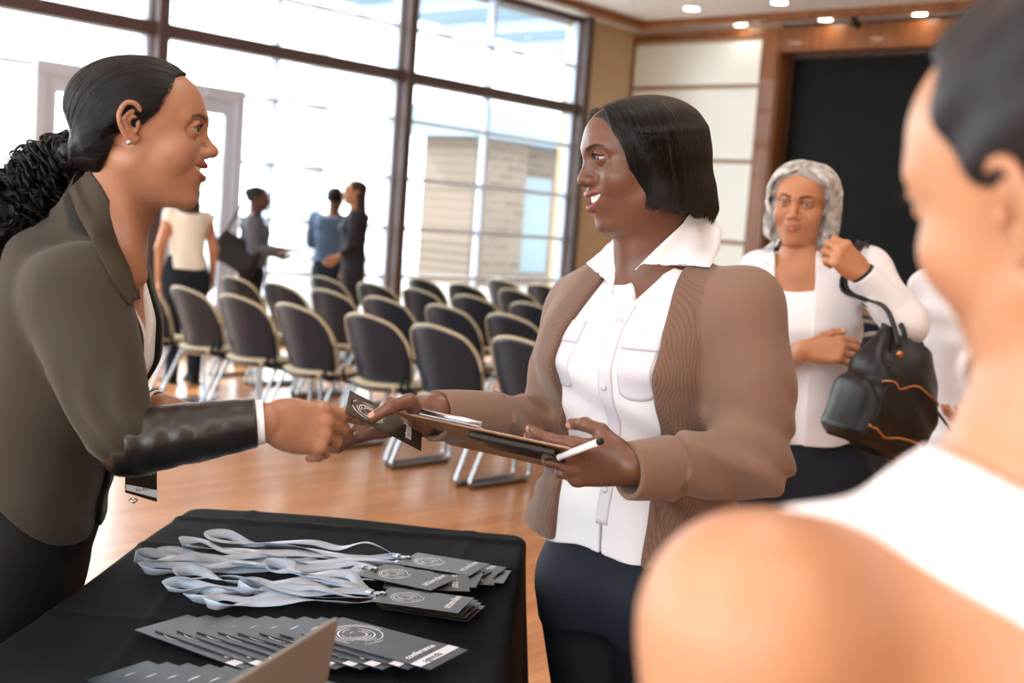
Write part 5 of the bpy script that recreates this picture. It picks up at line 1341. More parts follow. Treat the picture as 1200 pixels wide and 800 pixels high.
# ================================================================== shared builder for the other people
def figure(label, pel, neck, fwd, hc, hf, sh, el, wr, skin_m, opt, top_m, top_add, leg_m, hands=None, wide=1., deep=1., bust=.01, h=.003, hs=1., up=(0, 0, 1), sleeve=1., tail=-.08, top_name='shirt', knees=None, hh=.0035, face=True, hroll=0., open_w=None, strap=None, under=None, prof=None, hem=None, legw=(.10, .075, .06), hand_s=1., anks=None, neck_cut=.062, group=None, arm_r=.05):
    """sh/el/wr: (right, left) joints; hands: (R matrix, curls, thumb) per side"""
    P = dict(pelvis=np.asarray(pel), neck=np.asarray(neck), fwd=fwd, profile=scale_prof(prof or PROF, wide, deep, bust=bust))
    root = person('person', (pel[0], pel[1], 0), label, group)
    Hm = axes(hf, up); th = np.asarray(hc); m = Sdf(); torso_ops(m, P)
    nb = Hm@np.array([-.025, 0, -.035])*hs+th; nk = P['neck']; f3 = np.array([*unit(np.array([fwd[0], fwd[1]])), 0.])
    m.cap(nk+np.array([0, 0, -.03]), nb, .055, .048, k=.04); m.cap(nk+f3*.02+np.array([0, 0, -.045]), Hm@np.array([.008, 0, -.055])*hs+th, .036, .038, k=.03)
    for a in sh: m.cap(nk+np.array([0, 0, -.06]), a, .045, .048, k=.05)
    head_ops(m, Hm, th, hs, opt)
    nails = []
    for i in range(2):
        m.chain([sh[i], el[i]], [arm_r, arm_r*.78], k=.03); m.chain([el[i], wr[i]], [arm_r*.80, .026], k=.02)
        Rh, cu, tb_ = hands[i] if hands and hands[i] else (None, None, None)
        if Rh is None:
            fx = unit(wr[i]-el[i]); zb = unit(np.cross(fx, f3)*(1 if i == 0 else -1)) if abs(np.dot(fx, f3)) < .9 else np.array([0, 0, 1.]); zb = unit(zb-fx*np.dot(zb, fx)); yb = np.cross(zb, fx)*(1 if i == 0 else -1); Rh = np.stack([fx, yb, zb], 1)
        nails += hand_ops(m, wr[i]+Rh[:, 0]*.008, Rh, None, .97*hand_s, curls=cu, thumb=tb_)
    addm(root, 'body', m, h, skin_m, face_masks(Hm, th, hs, opt, nails))
    if face: face_extras(root, Hm, th, hs, opt, opt.get('gaze', (1, 0, 0)))
    RT_, LT_ = torso_ops(Sdf(), P)
    def tors(add, z1=.96): 
        Q = dict(P); Q['profile'] = [(tail*1., P['profile'][0][1]+.02, P['profile'][0][2]+.02, P['profile'][0][3]+.02, 0.)]*0+[(a, b+add, c+add, d+add, x) for a, b, c, d, x in P['profile'] if a < z1]
        if tail < -.2: Q['profile'] = [(tail, Q['profile'][0][1]+.02, Q['profile'][0][2]+.03, Q['profile'][0][3]+.02, 0.)]+Q['profile']
        return Q
    if under is not None:
        u = Sdf(); torso_ops(u, tors(.006, .9)); u.frame(RT_, P['pelvis']); u.cut(under[1], k=.004); u.frame(); addm(root, 'undershirt', u, hh, under[0])
    g = Sdf(); torso_ops(g, tors(top_add))
    if strap is None:
        for a in sh: g.cap(nk+np.array([0, 0, -.058]), a, .046, arm_r+.012, k=.05)
    else:
        for a in sh: g.cap(nk+np.array([0, 0, -.056]), a, .052, arm_r+.006, k=.05)
    g.cap(nk+np.array([0, 0, -.04]), nk+(nb-nk)*.25, .066, .062, k=.03)
    for i in range(2):
        if sleeve > 0:
            g.chain([sh[i], (sh[i]+el[i])/2, el[i]], [arm_r+.012, arm_r+.012, arm_r+.008], k=.03)
            if sleeve > .5: w_ = wr[i]-(wr[i]-el[i])*(1-sleeve) if sleeve < 1 else wr[i]; g.chain([el[i], w_], [arm_r+.004, .036], k=.02)
    def dsp(Q): return -.0035*np.sin(Q@np.array([24., 14, 38])+2*np.sin(Q[:, 2]*15))-.002*noise3(Q, 45, 5)
    g.disp(dsp); g.frame(RT_, P['pelvis'])
    g.cut((lambda Q: Q[:, 2]-tail) if hem is None else hem, k=.004)
    if strap is not None: g.cut(strap, k=.006)
    if open_w is not None: g.cut(lambda Q: np.maximum(open_w(Q), -Q[:, 0]), k=.006)
    g.frame(); g.cap(nk+np.array([0, 0, -.05]), nb+(nb-nk)*.3, neck_cut, neck_cut, k=.004, op='s')
    for i in range(2):
        if sleeve > .5:
            ax = unit(wr[i]-el[i]); w_ = wr[i] if sleeve >= 1 else wr[i]-(wr[i]-el[i])*(1-sleeve); u1 = unit(np.cross((0.1, .2, 1), ax)); g.frame(np.stack([ax, u1, np.cross(ax, u1)], 1), w_); g.cut(lambda Q: np.maximum(-Q[:, 0], np.linalg.norm(Q, axis=1)-.08), k=.003); g.frame()
    shirt = addm(root, top_name, g, hh, top_m)
    fl = f3; l3 = np.cross((0, 0, 1), fl); pv = np.asarray(pel)
    kn = knees or [np.array([pv[0], pv[1], .47])+l3*.09, np.array([pv[0], pv[1], .47])-l3*.09]
    an = anks or [np.array([pv[0], pv[1], .09])+l3*.09-fl*.03, np.array([pv[0], pv[1], .09])-l3*.09-fl*.03]
    trousers(root, pv+np.array([0, 0, -.02]), fl, kn, an, leg_m, r=legw, h=.006)
    return root, Hm, th, P, RT_, LT_, g, shirt
# ------------------------------------------------------------------ grey-haired woman with the black bag
M_blouse = mat('sheer_white_blouse', '#d6d4d8', .8, bump=.2, bscale=400); M_tank = mat('white_tank', '#dddce0', .75)
M_jean = mat('dark_jeans', '#151d2b', .8, bump=.3, bscale=400)
G = dict(pel=at(942, 530, 3.52), neck=at(938, 300, 3.50))
gsh = (at(893, 322, 3.60), at(1015, 318, 3.46)); gel = (at(905, 428, 3.50), at(1062, 378, 3.28)); gwr = (at(944, 410, 3.28), at(1012, 322, 3.27))
fxR = unit(np.array([.92, -.25, .12])); zR = unit(np.array([.1, -.85, .5])); zR = unit(zR-fxR*np.dot(zR, fxR))
fxL = unit(np.array([-.80, -.15, .60])); zL = unit(np.array([-.1, -.9, .3])); zL = unit(zL-fxL*np.dot(zL, fxL))
gh = ((np.stack([fxR, np.cross(zR, fxR), zR], 1), [(30, 40, 25)]*4, None), (np.stack([fxL, -np.cross(zL, fxL), zL], 1), [(55, 70, 40)]*4, [(.018, .024, -.010), (.040, .030, -.028), (.060, .020, -.040), (.078, .006, -.046)]))
rootG, HG, tG, PG, RG, LG, gG, shirtG = figure('grey-haired person in an open white blouse carrying a black handbag', G['pel'], G['neck'], (-.28, -1, 0), at(940, 244, 3.50), (-.42, -.90, -.10), gsh, gel, gwr, SK_G,
    dict(smile=.75, mouth_open=0., eye_open=.0030, full=.9, gaze=(1, 0, -.25)), M_blouse, .022, M_jean, hands=gh, wide=.96, deep=.95, h=.0026, hs=1.0, tail=-.045,
    open_w=lambda Q: np.abs(Q[:, 1]+.012)-np.interp(Q[:, 2], [.0, .2, .35, .50], [.012, .026, .045, .055]),
    under=(M_tank, lambda Q: .47+1.6*Q[:, 1]**2-Q[:, 2]), neck_cut=.064, up=(.05, 0, 1))
def wavy_bob(root, H, t, s, m1, m2, n, seed, zb=-.115, r0=.098, wave=.007, rad=.0009, front=(.02, .045)):
    m = Sdf(); m.frame(H, t, s); m.ell((-.012, 0, .046), (r0+.004, .092, .082), k=0); m.ell((.024, 0, .052), (.062, .074, .060), k=.03)
    m.loft([zb, zb+.03, -.04, .01, .035], [.070, .092, .097, .092, .08], [.055, .060, .060, .062, .055], [.075, .092, .095, .092, .08], cx=[-.018]*5, k=.03, e=2.2)
    def hl(P): return np.interp(P[:, 2], [-.12, -.06, .0, .04, .07, .10, .12], [.012, .022, .030, .040, .050, .064, .08])+np.interp(np.abs(P[:, 1]), [0, .04, .07], [.014, .008, 0])*(P[:, 2] > .05)
    full = Sdf(); full.ops = list(m.ops); full.lo, full.hi = m.lo, m.hi
    m.cut(lambda P: hl(P)-P[:, 0], k=.01); m.disp(lambda P: .004*np.sin(P[:, 2]*130+4*np.sin(P[:, 1]*30)+3*np.sin(P[:, 0]*25))); m.frame()
    world_child(put('hair', m.mesh('hair', .003), m1), root)
    r = np.random.default_rng(seed); side = r.choice([-1, 1], n); S = np.stack([r.uniform(-.09, .065, n), side*r.uniform(.002, .05, n)+.012, np.full(n, .12)], 1); W = (S*s)@H.T+t
    def d(P, k):
        q = ((P-t)@H)/s; sd = np.where(q[:, 1] > .012, 1, -1); w = np.sin(q[:, 2]*85+q[:, 1]*20+S[:, 0]*70)
        return np.stack([-.25*np.clip(q[:, 2]/.1, 0, 1)+.55*w, sd*.9*np.clip((q[:, 2]-.04)/.07, 0, 1)+.25*w, -np.ones(len(q))], 1)@H.T
    ph = flow(full, W, d, 26, .0105*s, .0016, .0003, seed, lift=lambda u: .006*abs(math.sin(u*9)))
    out = []
    for p in ph:
        q = ((p-t)@H)/s; ok = (q[:, 2] > zb-.01+.02*math.sin(p[0, 0]*700)) & (q[:, 0] < hl(q)+.012)
        i = 0
        while i < len(p) and ok[i]: i += 1
        if i > 5: out.append(p[:i])
    world_child(strands('hair_strands', out, rad, m2), root)
M_grey = mat('silver_hair', '#a5a29e', .45, col2='#827e7a', cscale=30); M_grey2 = mat('silver_strands', '#c9c6c1', .4, col2='#8f8b87', cscale=40)
wavy_bob(rootG, HG, tG, 1.0, M_grey, M_grey2, 1300, 4)
# blouse collar wings
UG = Union(gG, Sdf()) if False else gG
class Cap2:
    def __init__(s, *m): s.m = m
    def eval(s, P): return np.min([q.eval(P) for q in s.m], axis=0)
def draped2(name, rows, th, off, surf, m_, root, t0, t1, nu=12, nv=10):
    A = np.array([[at(*q, 1.0)-CAM for q in r] for r in rows]); nr, nc = A.shape[:2]; R_ = []
    for j in range(nv):
        for i in range(nu):
            x, y = i/(nu-1)*(nc-1), j/(nv-1)*(nr-1); a, b = min(int(x), nc-2), min(int(y), nr-2); fx, fy = x-a, y-b
            R_.append(A[b, a]*(1-fx)*(1-fy)+A[b, a+1]*fx*(1-fy)+A[b+1, a]*(1-fx)*fy+A[b+1, a+1]*fx*fy)
    D = np.array(R_); D /= np.linalg.norm(D, axis=1, keepdims=True); t = np.full(len(D), float(t0))
    for _ in range(90): t = np.minimum(t+np.clip((surf.eval(CAM+D*t[:, None])-off)*.8, -.01, .05), t1)
    P = (CAM+D*t[:, None]).reshape(nv, nu, 3); mb = MB(); mb.grid(lambda u, v: P[int(round(v*(nv-1))), int(round(u*(nu-1)))], nu, nv, thick=-th); return world_child(mb.build(name, m_), root)
nG = Sdf(); nG.cap(PG['neck'], HG@np.array([-.02, 0, -.03])+tG, .06, .055, k=0)
SG = Cap2(gG, nG)
draped2('collar', [[(966, 268), (968, 284), (962, 300)], [(980, 274), (986, 290), (972, 312)]], .003, .006, SG, M_blouse, shirtG, 3.1, 3.6)
draped2('collar', [[(916, 278), (906, 292), (908, 312)], [(906, 282), (890, 294), (896, 306)]], .003, .006, SG, M_blouse, shirtG, 3.1, 3.7)
wb = MB(); ax = unit(gwr[1]-gel[1]); u1 = unit(np.cross(ax, (0, 0, 1))); v1 = np.cross(ax, u1); c = gwr[1]+ax*.006
wb.tube([c+(u1*math.cos(a)+v1*math.sin(a))*.031 for a in np.linspace(0, 2*PI, 25)[:-1]], .0035, 8, closed=True); world_child(wb.build('wristband', M_rubber), rootG)
# ---- her handbag: slouchy black bowling bag with copper zips, carried on the shoulder
M_bag = mat('black_bag_leather', '#131417', .38, bump=.35, bscale=220, bdist=.001); M_zip = mat('copper_zip', '#b07a4c', .35, metal=.8)
def handbag():
    t = empty('handbag', at(1045, 470, 3.22), 0, 'black leather handbag with copper zips hanging under the arm of the grey-haired person', 'handbag')
    c = at(1043, 462, 3.20); ex = unit(at(1100, 500, 3.30)-at(990, 440, 3.14)); ez = unit(np.array([.05, 0, 1.])-ex*np.dot(ex, (.05, 0, 1.))); ey = np.cross(ez, ex)
    R_ = np.stack([ex, ey, ez], 1); m = Sdf(); m.frame(R_, c)
    m.loft([-.155, -.14, -.06, .04, .12, .15], [.055, .085, .095, .075, .035, .012], [.125, .150, .150, .135, .105, .09], [.125, .150, .150, .135, .105, .09], k=0, e=3.)
    m.disp(lambda P: .004*np.sin(P[:, 0]*45+P[:, 2]*30+2*np.sin(P[:, 2]*25))); m.frame(); b = world_child(put('bag_body', m.mesh('bag_body', .004), M_bag), t)
    for (za, s_) in ((.055, 1), (-.105, .8)):
        pts = stick(m, np.array([R_@np.array([x, -.12, za-.25*abs(x)*s_+.02*math.sin(x*20)])+c for x in np.linspace(-.12, .12, 24)]), .001, 4)
        world_child(MB().tube(list(pts), .0032, 8).build('zip', M_zip), t)
    pts = stick(m, np.array([R_@np.array([-.10+.01*math.sin(z*20), -.12, z]) + c for z in np.linspace(-.11, .08, 20)]), .001, 4); world_child(MB().tube(list(pts), .003, 8).build('piping', M_bag), t)
    top = gsh[1]+np.array([.0, -.045, .055])
    for k, (dx, dy) in enumerate(((-.085, -.02), (.02, .01))):
        a = R_@np.array([dx, -.03+dy, .11])+c; b2 = R_@np.array([dx+.07, .02+dy, .11])+c
        path = [a, a*.6+top*.4+np.array([-.015, -.02, 0]), at(988+6*k, 340, 3.30), at(996+4*k, 305, 3.33)+np.array([0, 0, .0]), top+np.array([-.03+.02*k, .02, .02]), at(1004+5*k, 345, 3.42), a*.5+b2*.5+np.array([.01, .05, .06]), b2]
        q = []; n = len(path)
        for i in range(n-1):
            p0, p1, p2, p3 = path[max(i-1, 0)], path[i], path[i+1], path[min(i+2, n-1)]
            for j in range(6): u = j/6; q.append(.5*((2*p1)+(-p0+p2)*u+(2*p0-5*p1+4*p2-p3)*u*u+(-p0+3*p1-3*p2+p3)*u**3))
        q.append(path[-1]); world_child(MB().tube(q, .008, 8, ell=(1, .6)).build('handle', M_bag), t)
        world_child(MB().tube([a+np.array([0, -.012, -.02]), a+np.array([0, -.02, -.02])], .009, 12).build('rivet', M_zip), t)
    q = [R_@np.array([.13, -.03, .02])+c, R_@np.array([.16, -.10, -.03])+c, R_@np.array([.19, -.10, -.12])+c]
    world_child(MB().tube(q, .006, 8, ell=(1, .5)).build('hanging_strap', M_bag), t)
handbag()
# ------------------------------------------------------------------ person in a white shirt standing at the right, head hidden by the front figure
M_shirtW = mat('pale_cotton', '#d9d8de', .8, bump=.2, bscale=300)
wp = at(1160, 540, 3.7); wn = at(1150, 312, 3.68)
wsh = (at(1092, 338, 3.78), at(1208, 345, 3.60)); wel = (at(1100, 436, 3.74), at(1222, 452, 3.55)); wwr = (at(1178, 474, 3.50), at(1160, 480, 3.46))
rW, HW, tW, PW, RW, LW, gW, sW = figure('person in a loose pale shirt with hands together behind the front figure', wp, wn, (.05, -1, 0), at(1150, 252, 3.66), (.1, -1, 0), wsh, wel, wwr, SK_B, dict(smile=.3, mouth_open=0.), M_shirtW, .026, M_blacktr,
    h=.0035, hh=.004, tail=-.03, sleeve=.82, open_w=lambda Q: np.abs(Q[:, 1])-np.interp(Q[:, 2], [-.1, .12, .3, .5], [.05, .003, .003, .015]))
hm_ = Sdf(); hm_.frame(HW, tW); hm_.ell((-.014, 0, .046), (.100, .082, .082), k=0); hm_.cut(lambda P: np.interp(P[:, 2], [-.06, 0, .05, .1], [-.04, -.01, .04, .06])-P[:, 0], k=.01); hm_.frame(); world_child(put('hair', hm_.mesh('hair', .004), M_hairL), rW)
# ------------------------------------------------------------------ four people talking by the windows
def biggest(me):
    bm = bmesh.new(); bm.from_mesh(me); bm.verts.ensure_lookup_table(); seen = set(); best = []
    for v in bm.verts:
        if v.index in seen: continue
        st = [v]; seen.add(v.index); comp = []
        while st:
            q = st.pop(); comp.append(q)
            for e in q.link_edges:
                w = e.other_vert(q)
                if w.index not in seen: seen.add(w.index); st.append(w)
        if len(comp) > len(best): best = comp
    ks = set(v.index for v in best); bmesh.ops.delete(bm, geom=[v for v in bm.verts if v.index not in ks], context='VERTS'); bm.to_mesh(me); bm.free(); return me
def far(label, x, d, ytop, fwd, wide, top_m, leg_m, hair_m, skin_m, arms, sleeve=1., tail=-.05, long_hair=False, heel=0., height=None, bun=False, hf=None):
    hz = at(x, ytop, d)[2]; X = at(x, 300, d); H_ = hz; s = H_/1.68
    b = np.array([X[0], X[1], 0]); f = np.array([*unit(np.array(fwd)), 0.]); l = np.cross((0, 0, 1), f)
    pel = b+np.array([0, 0, .90*s]); neck = b+np.array([0, 0, 1.42*s]); hc = b+np.array([0, 0, (1.68-.118)*s])+f*.02
    sh = [b-l*.17*wide+np.array([0, 0, 1.36*s]), b+l*.17*wide+np.array([0, 0, 1.36*s])]; el = []; wr = []
    for i, sg in enumerate((-1, 1)):
        e, w = arms[i]; el.append(b+l*sg*e[1]+f*e[0]+np.array([0, 0, e[2]*s])); wr.append(b+l*sg*w[1]+f*w[0]+np.array([0, 0, w[2]*s]))
    r = figure(label, pel, neck, (f[0], f[1], 0), hc, (hf if hf is not None else f), sh, el, wr, skin_m, dict(smile=.2, mouth_open=0.), top_m, .02, leg_m, h=.006, hh=.007, sleeve=sleeve, tail=tail*1., wide=wide*.95, face=False, hs=s*1.02, legw=(.095, .07, .055))
    root, Hh, th = r[0], r[1], r[2]; m = Sdf(); m.frame(Hh, th, s*1.02)
    m.ell((-.014, 0, .045), (.100, .083, .084), k=0)
    if long_hair: m.loft([-.34, -.25, -.10, .0], [.045, .075, .09, .085], [.0, .01, .03, .04], [.07, .09, .10, .09], cx=[-.03, -.03, -.01, -.01], k=.03)
    if bun: m.ell((-.09, 0, .06), (.04, .04, .04), k=.02)
    m.cut(lambda P: np.interp(P[:, 2], [-.3, -.06, 0, .05, .1], [.0, -.02, .0, .045, .066])-P[:, 0], k=.01); m.disp(lambda P: .003*np.sin(P[:, 2]*60+P[:, 1]*90)); m.frame(); world_child(put('hair', biggest(m.mesh('hair', .006)), hair_m), root)
    return r
M_brownhair = mat('brown_hair', '#3a2a20', .5, col2='#241812', cscale=30); M_cream2 = mat('cream_top', '#e8e2d6', .8)
M_greytop = mat('grey_knit', '#5f6470', .8); M_darktop = mat('charcoal_top', '#2b2a30', .8)
def plaid():
    m = bpy.data.materials.new('blue_plaid'); m.use_nodes = True; N = m.node_tree.nodes; L = m.node_tree.links; b = N['Principled BSDF']; b.inputs['Roughness'].default_value = .85
    tc = N.new('ShaderNodeTexCoord'); base = hexc('#2a4566'); last = None
    for i, (dr, sc, c) in enumerate((('X', 7.5, '#7f97b5'), ('Z', 7.5, '#10182a'), ('Z', 15., '#5c7698'))):
        w = N.new('ShaderNodeTexWave'); w.bands_direction = dr; w.inputs['Scale'].default_value = sc; L.new(tc.outputs['Object'], w.inputs['Vector'])
        r = N.new('ShaderNodeValToRGB'); r.color_ramp.elements[0].position = .62; r.color_ramp.elements[1].position = .75; L.new(w.outputs['Fac'], r.inputs[0])
        x = N.new('ShaderNodeMix'); x.data_type = 'RGBA'; mu = N.new('ShaderNodeMath'); mu.operation = 'MULTIPLY'; mu.inputs[1].default_value = .55; L.new(r.outputs[0], mu.inputs[0]); L.new(mu.outputs[0], x.inputs[0])
        if last is None: x.inputs[6].default_value = base
        else: L.new(last, x.inputs[6])
        x.inputs[7].default_value = hexc(c); last = x.outputs[2]
    L.new(last, b.inputs['Base Color']); return m
M_plaid = plaid()
rel = ((.0, .21, 1.10), (.03, .20, .86)); fold = ((.02, .22, 1.10), (.20, .14, 1.05))
far('person with long brown hair in a sleeveless cream top, back to the room', 219, 9.6, 208, (-.55, .84), .84, M_cream2, M_jean, M_brownhair, SK_B, (((-.02, .20, 1.12), (.02, .22, .90)), rel), sleeve=0., tail=-.14, long_hair=True)
far('person in a grey top with a large black shoulder bag by the door', 296, 11.0, 219, (1., .12), 1., M_greytop, M_blacktr, M_hairL, SK_M, (((.02, .20, 1.10), (.26, .16, 1.12)), fold), sleeve=.8, bun=True, hf=(1, .1, 0))
far('person in a blue plaid shirt seen from behind by the window', 388, 12.25, 220, (.25, .97), 1.15, M_plaid, M_jean, M_hairL, SK_M, (((.05, .26, 1.12), (.2, .16, 1.05)), ((.05, .24, 1.12), (.2, .16, 1.05))), tail=-.14)
far('person with long brown hair in a charcoal top beside the plaid shirt', 414, 11.65, 212, (-1., -.25), .95, M_darktop, M_darktop, M_brownhair, SK_B, (rel, ((.04, .22, 1.10), (.16, .16, .98))), sleeve=.75, long_hair=True, tail=-.1)
# bag of the second one and the folded jacket of the first
def tote():
    c = at(277, 296, 10.8); t = empty('shoulder_bag', c, 0, 'large black shoulder bag carried by the person in the grey top', 'bag'); m = Sdf()
    rr = rotm((0, 1, 0), 28); m.frame(rr@np.eye(3), c); m.loft([-.13, -.1, .06, .13], [.07, .085, .05, .02], [.17, .22, .20, .18], [.17, .22, .20, .18], k=0, e=4.); m.frame()
    world_child(put('bag_body', m.mesh('bag_body', .008), M_bag), t)
    world_child(MB().tube([c+np.array([-.10, 0, .16]), c+np.array([.0, -.02, .36]), c+np.array([.10, 0, .50]), c+np.array([.16, 0, .36]), c+np.array([.14, 0, .10])], .012, 8).build('handle', M_bag), t)
tote()
# ================================================================== things on the table
def onz(x, y, z):
    v = _f+_r2*(x-600)/FPX-_u2*(y-400)/FPX; return CAM+v*(z-CH)/v[2]
TZ = TH+.010
def card_frame(c0, c1, c3, z):
    """corner, corner along the long side, corner along the short side, all photo points on the plane z"""
    a, b, c = onz(*c0, z), onz(*c1, z), onz(*c3, z); ex = unit(b-a); ey = c-a; ey = unit(ey-ex*np.dot(ey, ex)); return ex, ey, np.cross(ex, ey)
def lay(t, cx, cy, z, ang, tiltx=0., tilty=0.):
    p = onz(cx, cy, z); M = np.array(Euler((math.radians(tiltx), math.radians(tilty), math.radians(ang)), 'XYZ').to_matrix()); return place(t, M, p)
proto_b = make_badge(.150, .095, 5)
# (centre px, py, layer, angle) from the bottom of the pile to its top
BP = [(548, 672, 0, -10, 'blue grey badge at the far right end of the pile'), (540, 666, 1, -16, 'badge second from the right end of the pile'), (530, 675, 2, 2, 'badge half covered at the right of the pile'),
      (521, 669, 3, -22, 'badge turned askew under the upper ones'), (514, 676, 4, -8, 'badge in the middle of the pile, only its end showing'), (519, 661, 5, -19, 'badge at the far side of the pile with its swirl showing'),
      (500, 682, 5, 6, 'badge near the centre of the pile, tilted'), (478, 676, 6.5, -27, 'brown glossy badge on the left of the pile'), (509, 712, 1, -17, 'badge lowest in the near stack'),
      (505, 709, 2.5, -15, 'badge second from the bottom of the near stack'), (501, 706, 4, -13, 'badge under the topmost in the near stack'), (496, 703, 6, -14, 'attendee badge lying topmost, nearest the camera')]
clips = []
for i, (x, y, k, a, lab) in enumerate(BP):
    o = proto_b if i == 0 else copy_tree(proto_b)
    z = TZ+.002+.0030*k; lay(o, x, y, z, a+RNG.uniform(-2, 2), RNG.uniform(-1.2, 1.2), -1.0)
    tag(o, lab, 'badge', 'attendee badges piled on the black cloth')
    bpy.context.view_layer.update() if i == len(BP)-1 else None
    R_ = np.array(o.matrix_basis.to_3x3()); p = np.array(o.matrix_basis.translation); clips.append((p+R_@np.array([-.078, 0, .002]), R_))
M_rib = mat('blue_grey_ribbon', '#9fb0c4', .3, spec=.6, sheen=.3, bump=.15, bscale=1500, wave=(900, .12, 'X'), bdist=.0004)
def cat(P, n):
    P = np.asarray(P, float); out = []
    for i in range(len(P)-1):
        p0, p1, p2, p3 = P[max(i-1, 0)], P[i], P[i+1], P[min(i+2, len(P)-1)]
        for j in range(n): u = j/n; out.append(.5*((2*p1)+(-p0+p2)*u+(2*p0-5*p1+4*p2-p3)*u*u+(-p0+3*p1-3*p2+p3)*u**3))
    return np.array(out+[P[-1]])
def ribbon(mb, P, roll, w=.0095, th=.0007):
    T = np.gradient(P, axis=0); T /= np.linalg.norm(T, axis=1, keepdims=True)+1e-9; H_ = np.cross(T, (0, 0, 1.)); H_ /= np.linalg.norm(H_, axis=1, keepdims=True)+1e-9; V_ = np.cross(H_, T)
    W = H_*np.cos(roll)[:, None]+V_*np.sin(roll)[:, None]; n = len(P)
    lo = P[:, 2]-np.abs(W[:, 2])*w; lift = np.maximum(0, TZ+.001-lo); P = P+np.array([0, 0, 1])*lift[:, None]
    mb.grid(lambda u, v: P[int(round(u*(n-1)))]+W[int(round(u*(n-1)))]*w*(2*v-1), n, 3, thick=th)
def lanyard(i, clip, R_, end, sway, lay_, arch=0.):
    """one ribbon loop with its metal hook, lying from the badge hook out to the left"""
    t = empty('lanyard', clip, 0); r = np.random.default_rng(40+i); z = TZ+.004+.0035*lay_
    e = onz(*end, z); c = clip+R_@np.array([-.020, 0, 0]); c[2] = max(c[2], TZ+.004); d = e-c; nrm = unit(np.cross(d, (0, 0, 1))); L_ = np.linalg.norm(d[:2])
    def side(s, amp, ph):
        out = []
        for k in range(1, 6):
            u = k/6; out.append(c+d*u+nrm*(s*.022*math.sin(PI*min(1, u*1.2))+amp*math.sin(u*7+ph))+np.array([0, 0, z-c[2]+(arch*math.exp(-((u-.12)/.1)**2) if s > 0 else 0)+.004*math.sin(u*9+ph)])*np.array([1, 1, 1.]))
        return out
    tip = [e+unit(d)*.0+nrm*.026+np.array([0, 0, .004]), e+unit(d)*.030+np.array([0, 0, .006]), e+unit(d)*.004-nrm*.022+np.array([0, 0, .003])]
    P = [c]+side(1, sway, r.uniform(0, 6))+tip+side(-1, sway*.8, r.uniform(0, 6))[::-1]+[c]
    P = cat(P, 12); n = len(P); u = np.linspace(0, 1, n); roll = .35*np.sin(u*r.uniform(8, 14)+r.uniform(0, 6))+1.15*np.exp(-((u-.5)/.09)**2)+.5*np.sin(u*22+i)*np.exp(-((u-.5)/.3)**2)
    mb = MB(); ribbon(mb, P, roll); world_child(mb.build('ribbon', M_rib, fix=True), t)
    q = unit(clip-c) if np.linalg.norm(clip-c) > 1e-4 else R_[:, 0]
    mb = MB(); mb.box((-.004, -.0085, -.003), (.008, .0085, .003), .0015, M=(np.stack([q, unit(np.cross((0, 0, 1), q)), np.cross(q, unit(np.cross((0, 0, 1), q)))], 1), c))
    y_ = unit(np.cross((0, 0, 1), q)); mb.tube([c+q*.008, c+q*.013+y_*.005, c+q*.020+y_*.004, c+q*.024, c+q*.020-y_*.004, c+q*.013-y_*.005], .0016, 8, closed=True); mb.tube([c+q*.020, c+q*.026+np.array([0, 0, .003]), c+q*.032], .0018, 8)
    world_child(mb.build('hook', M_chrome), t); return t
ends = [((206, 652), .010, 0, 'ribbon reaching farthest back on the cloth'), ((186, 668), .014, 1, 'its loop the leftmost at the far side'), ((230, 640), .012, 2, 'its loop at the top edge of the heap'),
        ((178, 655), .012, 2.5, 'curling at the far left corner of the heap'), ((250, 662), .018, 3, 'crossing the middle of the heap'), ((262, 632), .010, 3.5, 'with a raised arch beside the badges'),
        ((215, 690), .012, 3, 'loop lying before the leftmost ones'), ((240, 700), .010, .5, 'nearest but one to the brochures'), ((262, 708), .008, 1.5, 'nearest to the brochures'),
        ((300, 690), .014, 4, 'short doubled loop in the near half'), ((330, 668), .012, 5, 'short loop on top near the badges'), ((226, 676), .016, 5, 'loop curling on top of the heap at its left')]
for i, (e, sw, ly, lab) in enumerate(ends):
    tag(lanyard(i, clips[i][0], clips[i][1], e, sw, ly, .03 if i == 5 else 0.), f'blue grey lanyard, {lab}', 'lanyard', 'lanyards heaped on the table')
# ---- fanned brochures
def make_brochure(L_, W_):
    t = empty('brochure'); MB().box((-L_/2, -W_/2, 0), (L_/2, W_/2, .0016)).build('cover', M_agenda, t)
    arcs(-L_*.21, W_*.02, .013, .0060, 6, 21, .0010, .0019).build('printed_swirl', M_print, t, fix=False)
    MB().box((L_/2-.034, -W_/2, .0016), (L_/2-.016, W_/2, .00185)).build('white_band', mat('band_white', '#c9ced6', .45), t)
    text('conference', (L_/2-.046, -W_/2+.014, .0019), (0, 1, 0), (-1, 0, 0), .0165, M_print, t); text('agenda', (L_/2-.0195, -W_/2+.02, .0020), (0, 1, 0), (-1, 0, 0), .0165, MATS['print_dark'], t); return t
FR = card_frame((390, 722), (532, 759), (380, 747), TZ+.02)
LB = np.linalg.norm(onz(532, 759, TZ)-onz(390, 722, TZ)); WB_ = .105
proto_br = make_brochure(LB, WB_); n_b = 9
a0 = math.degrees(math.atan2(FR[0][1], FR[0][0]))
words = ['bottommost, its corner farthest left', 'second from the left end', 'third from the left end', 'fourth from the left end', 'in the middle of the fan', 'fourth from the top', 'third from the top', 'just under the top one', 'topmost with conference agenda readable']
for i in range(n_b):
    o = proto_br if i == 0 else copy_tree(proto_br); u = i/(n_b-1); fx = 250+(450-250)*u; fy = 751+(753-751)*u
    lay(o, fx, fy, TZ+.0022+.0021*i, a0-6*(1-u)+RNG.uniform(-1.5, 1.5), 0, 0); tag(o, f'slate brochure in the upper fan, {words[i]}', 'brochure', 'conference brochures fanned in front of the lanyards')
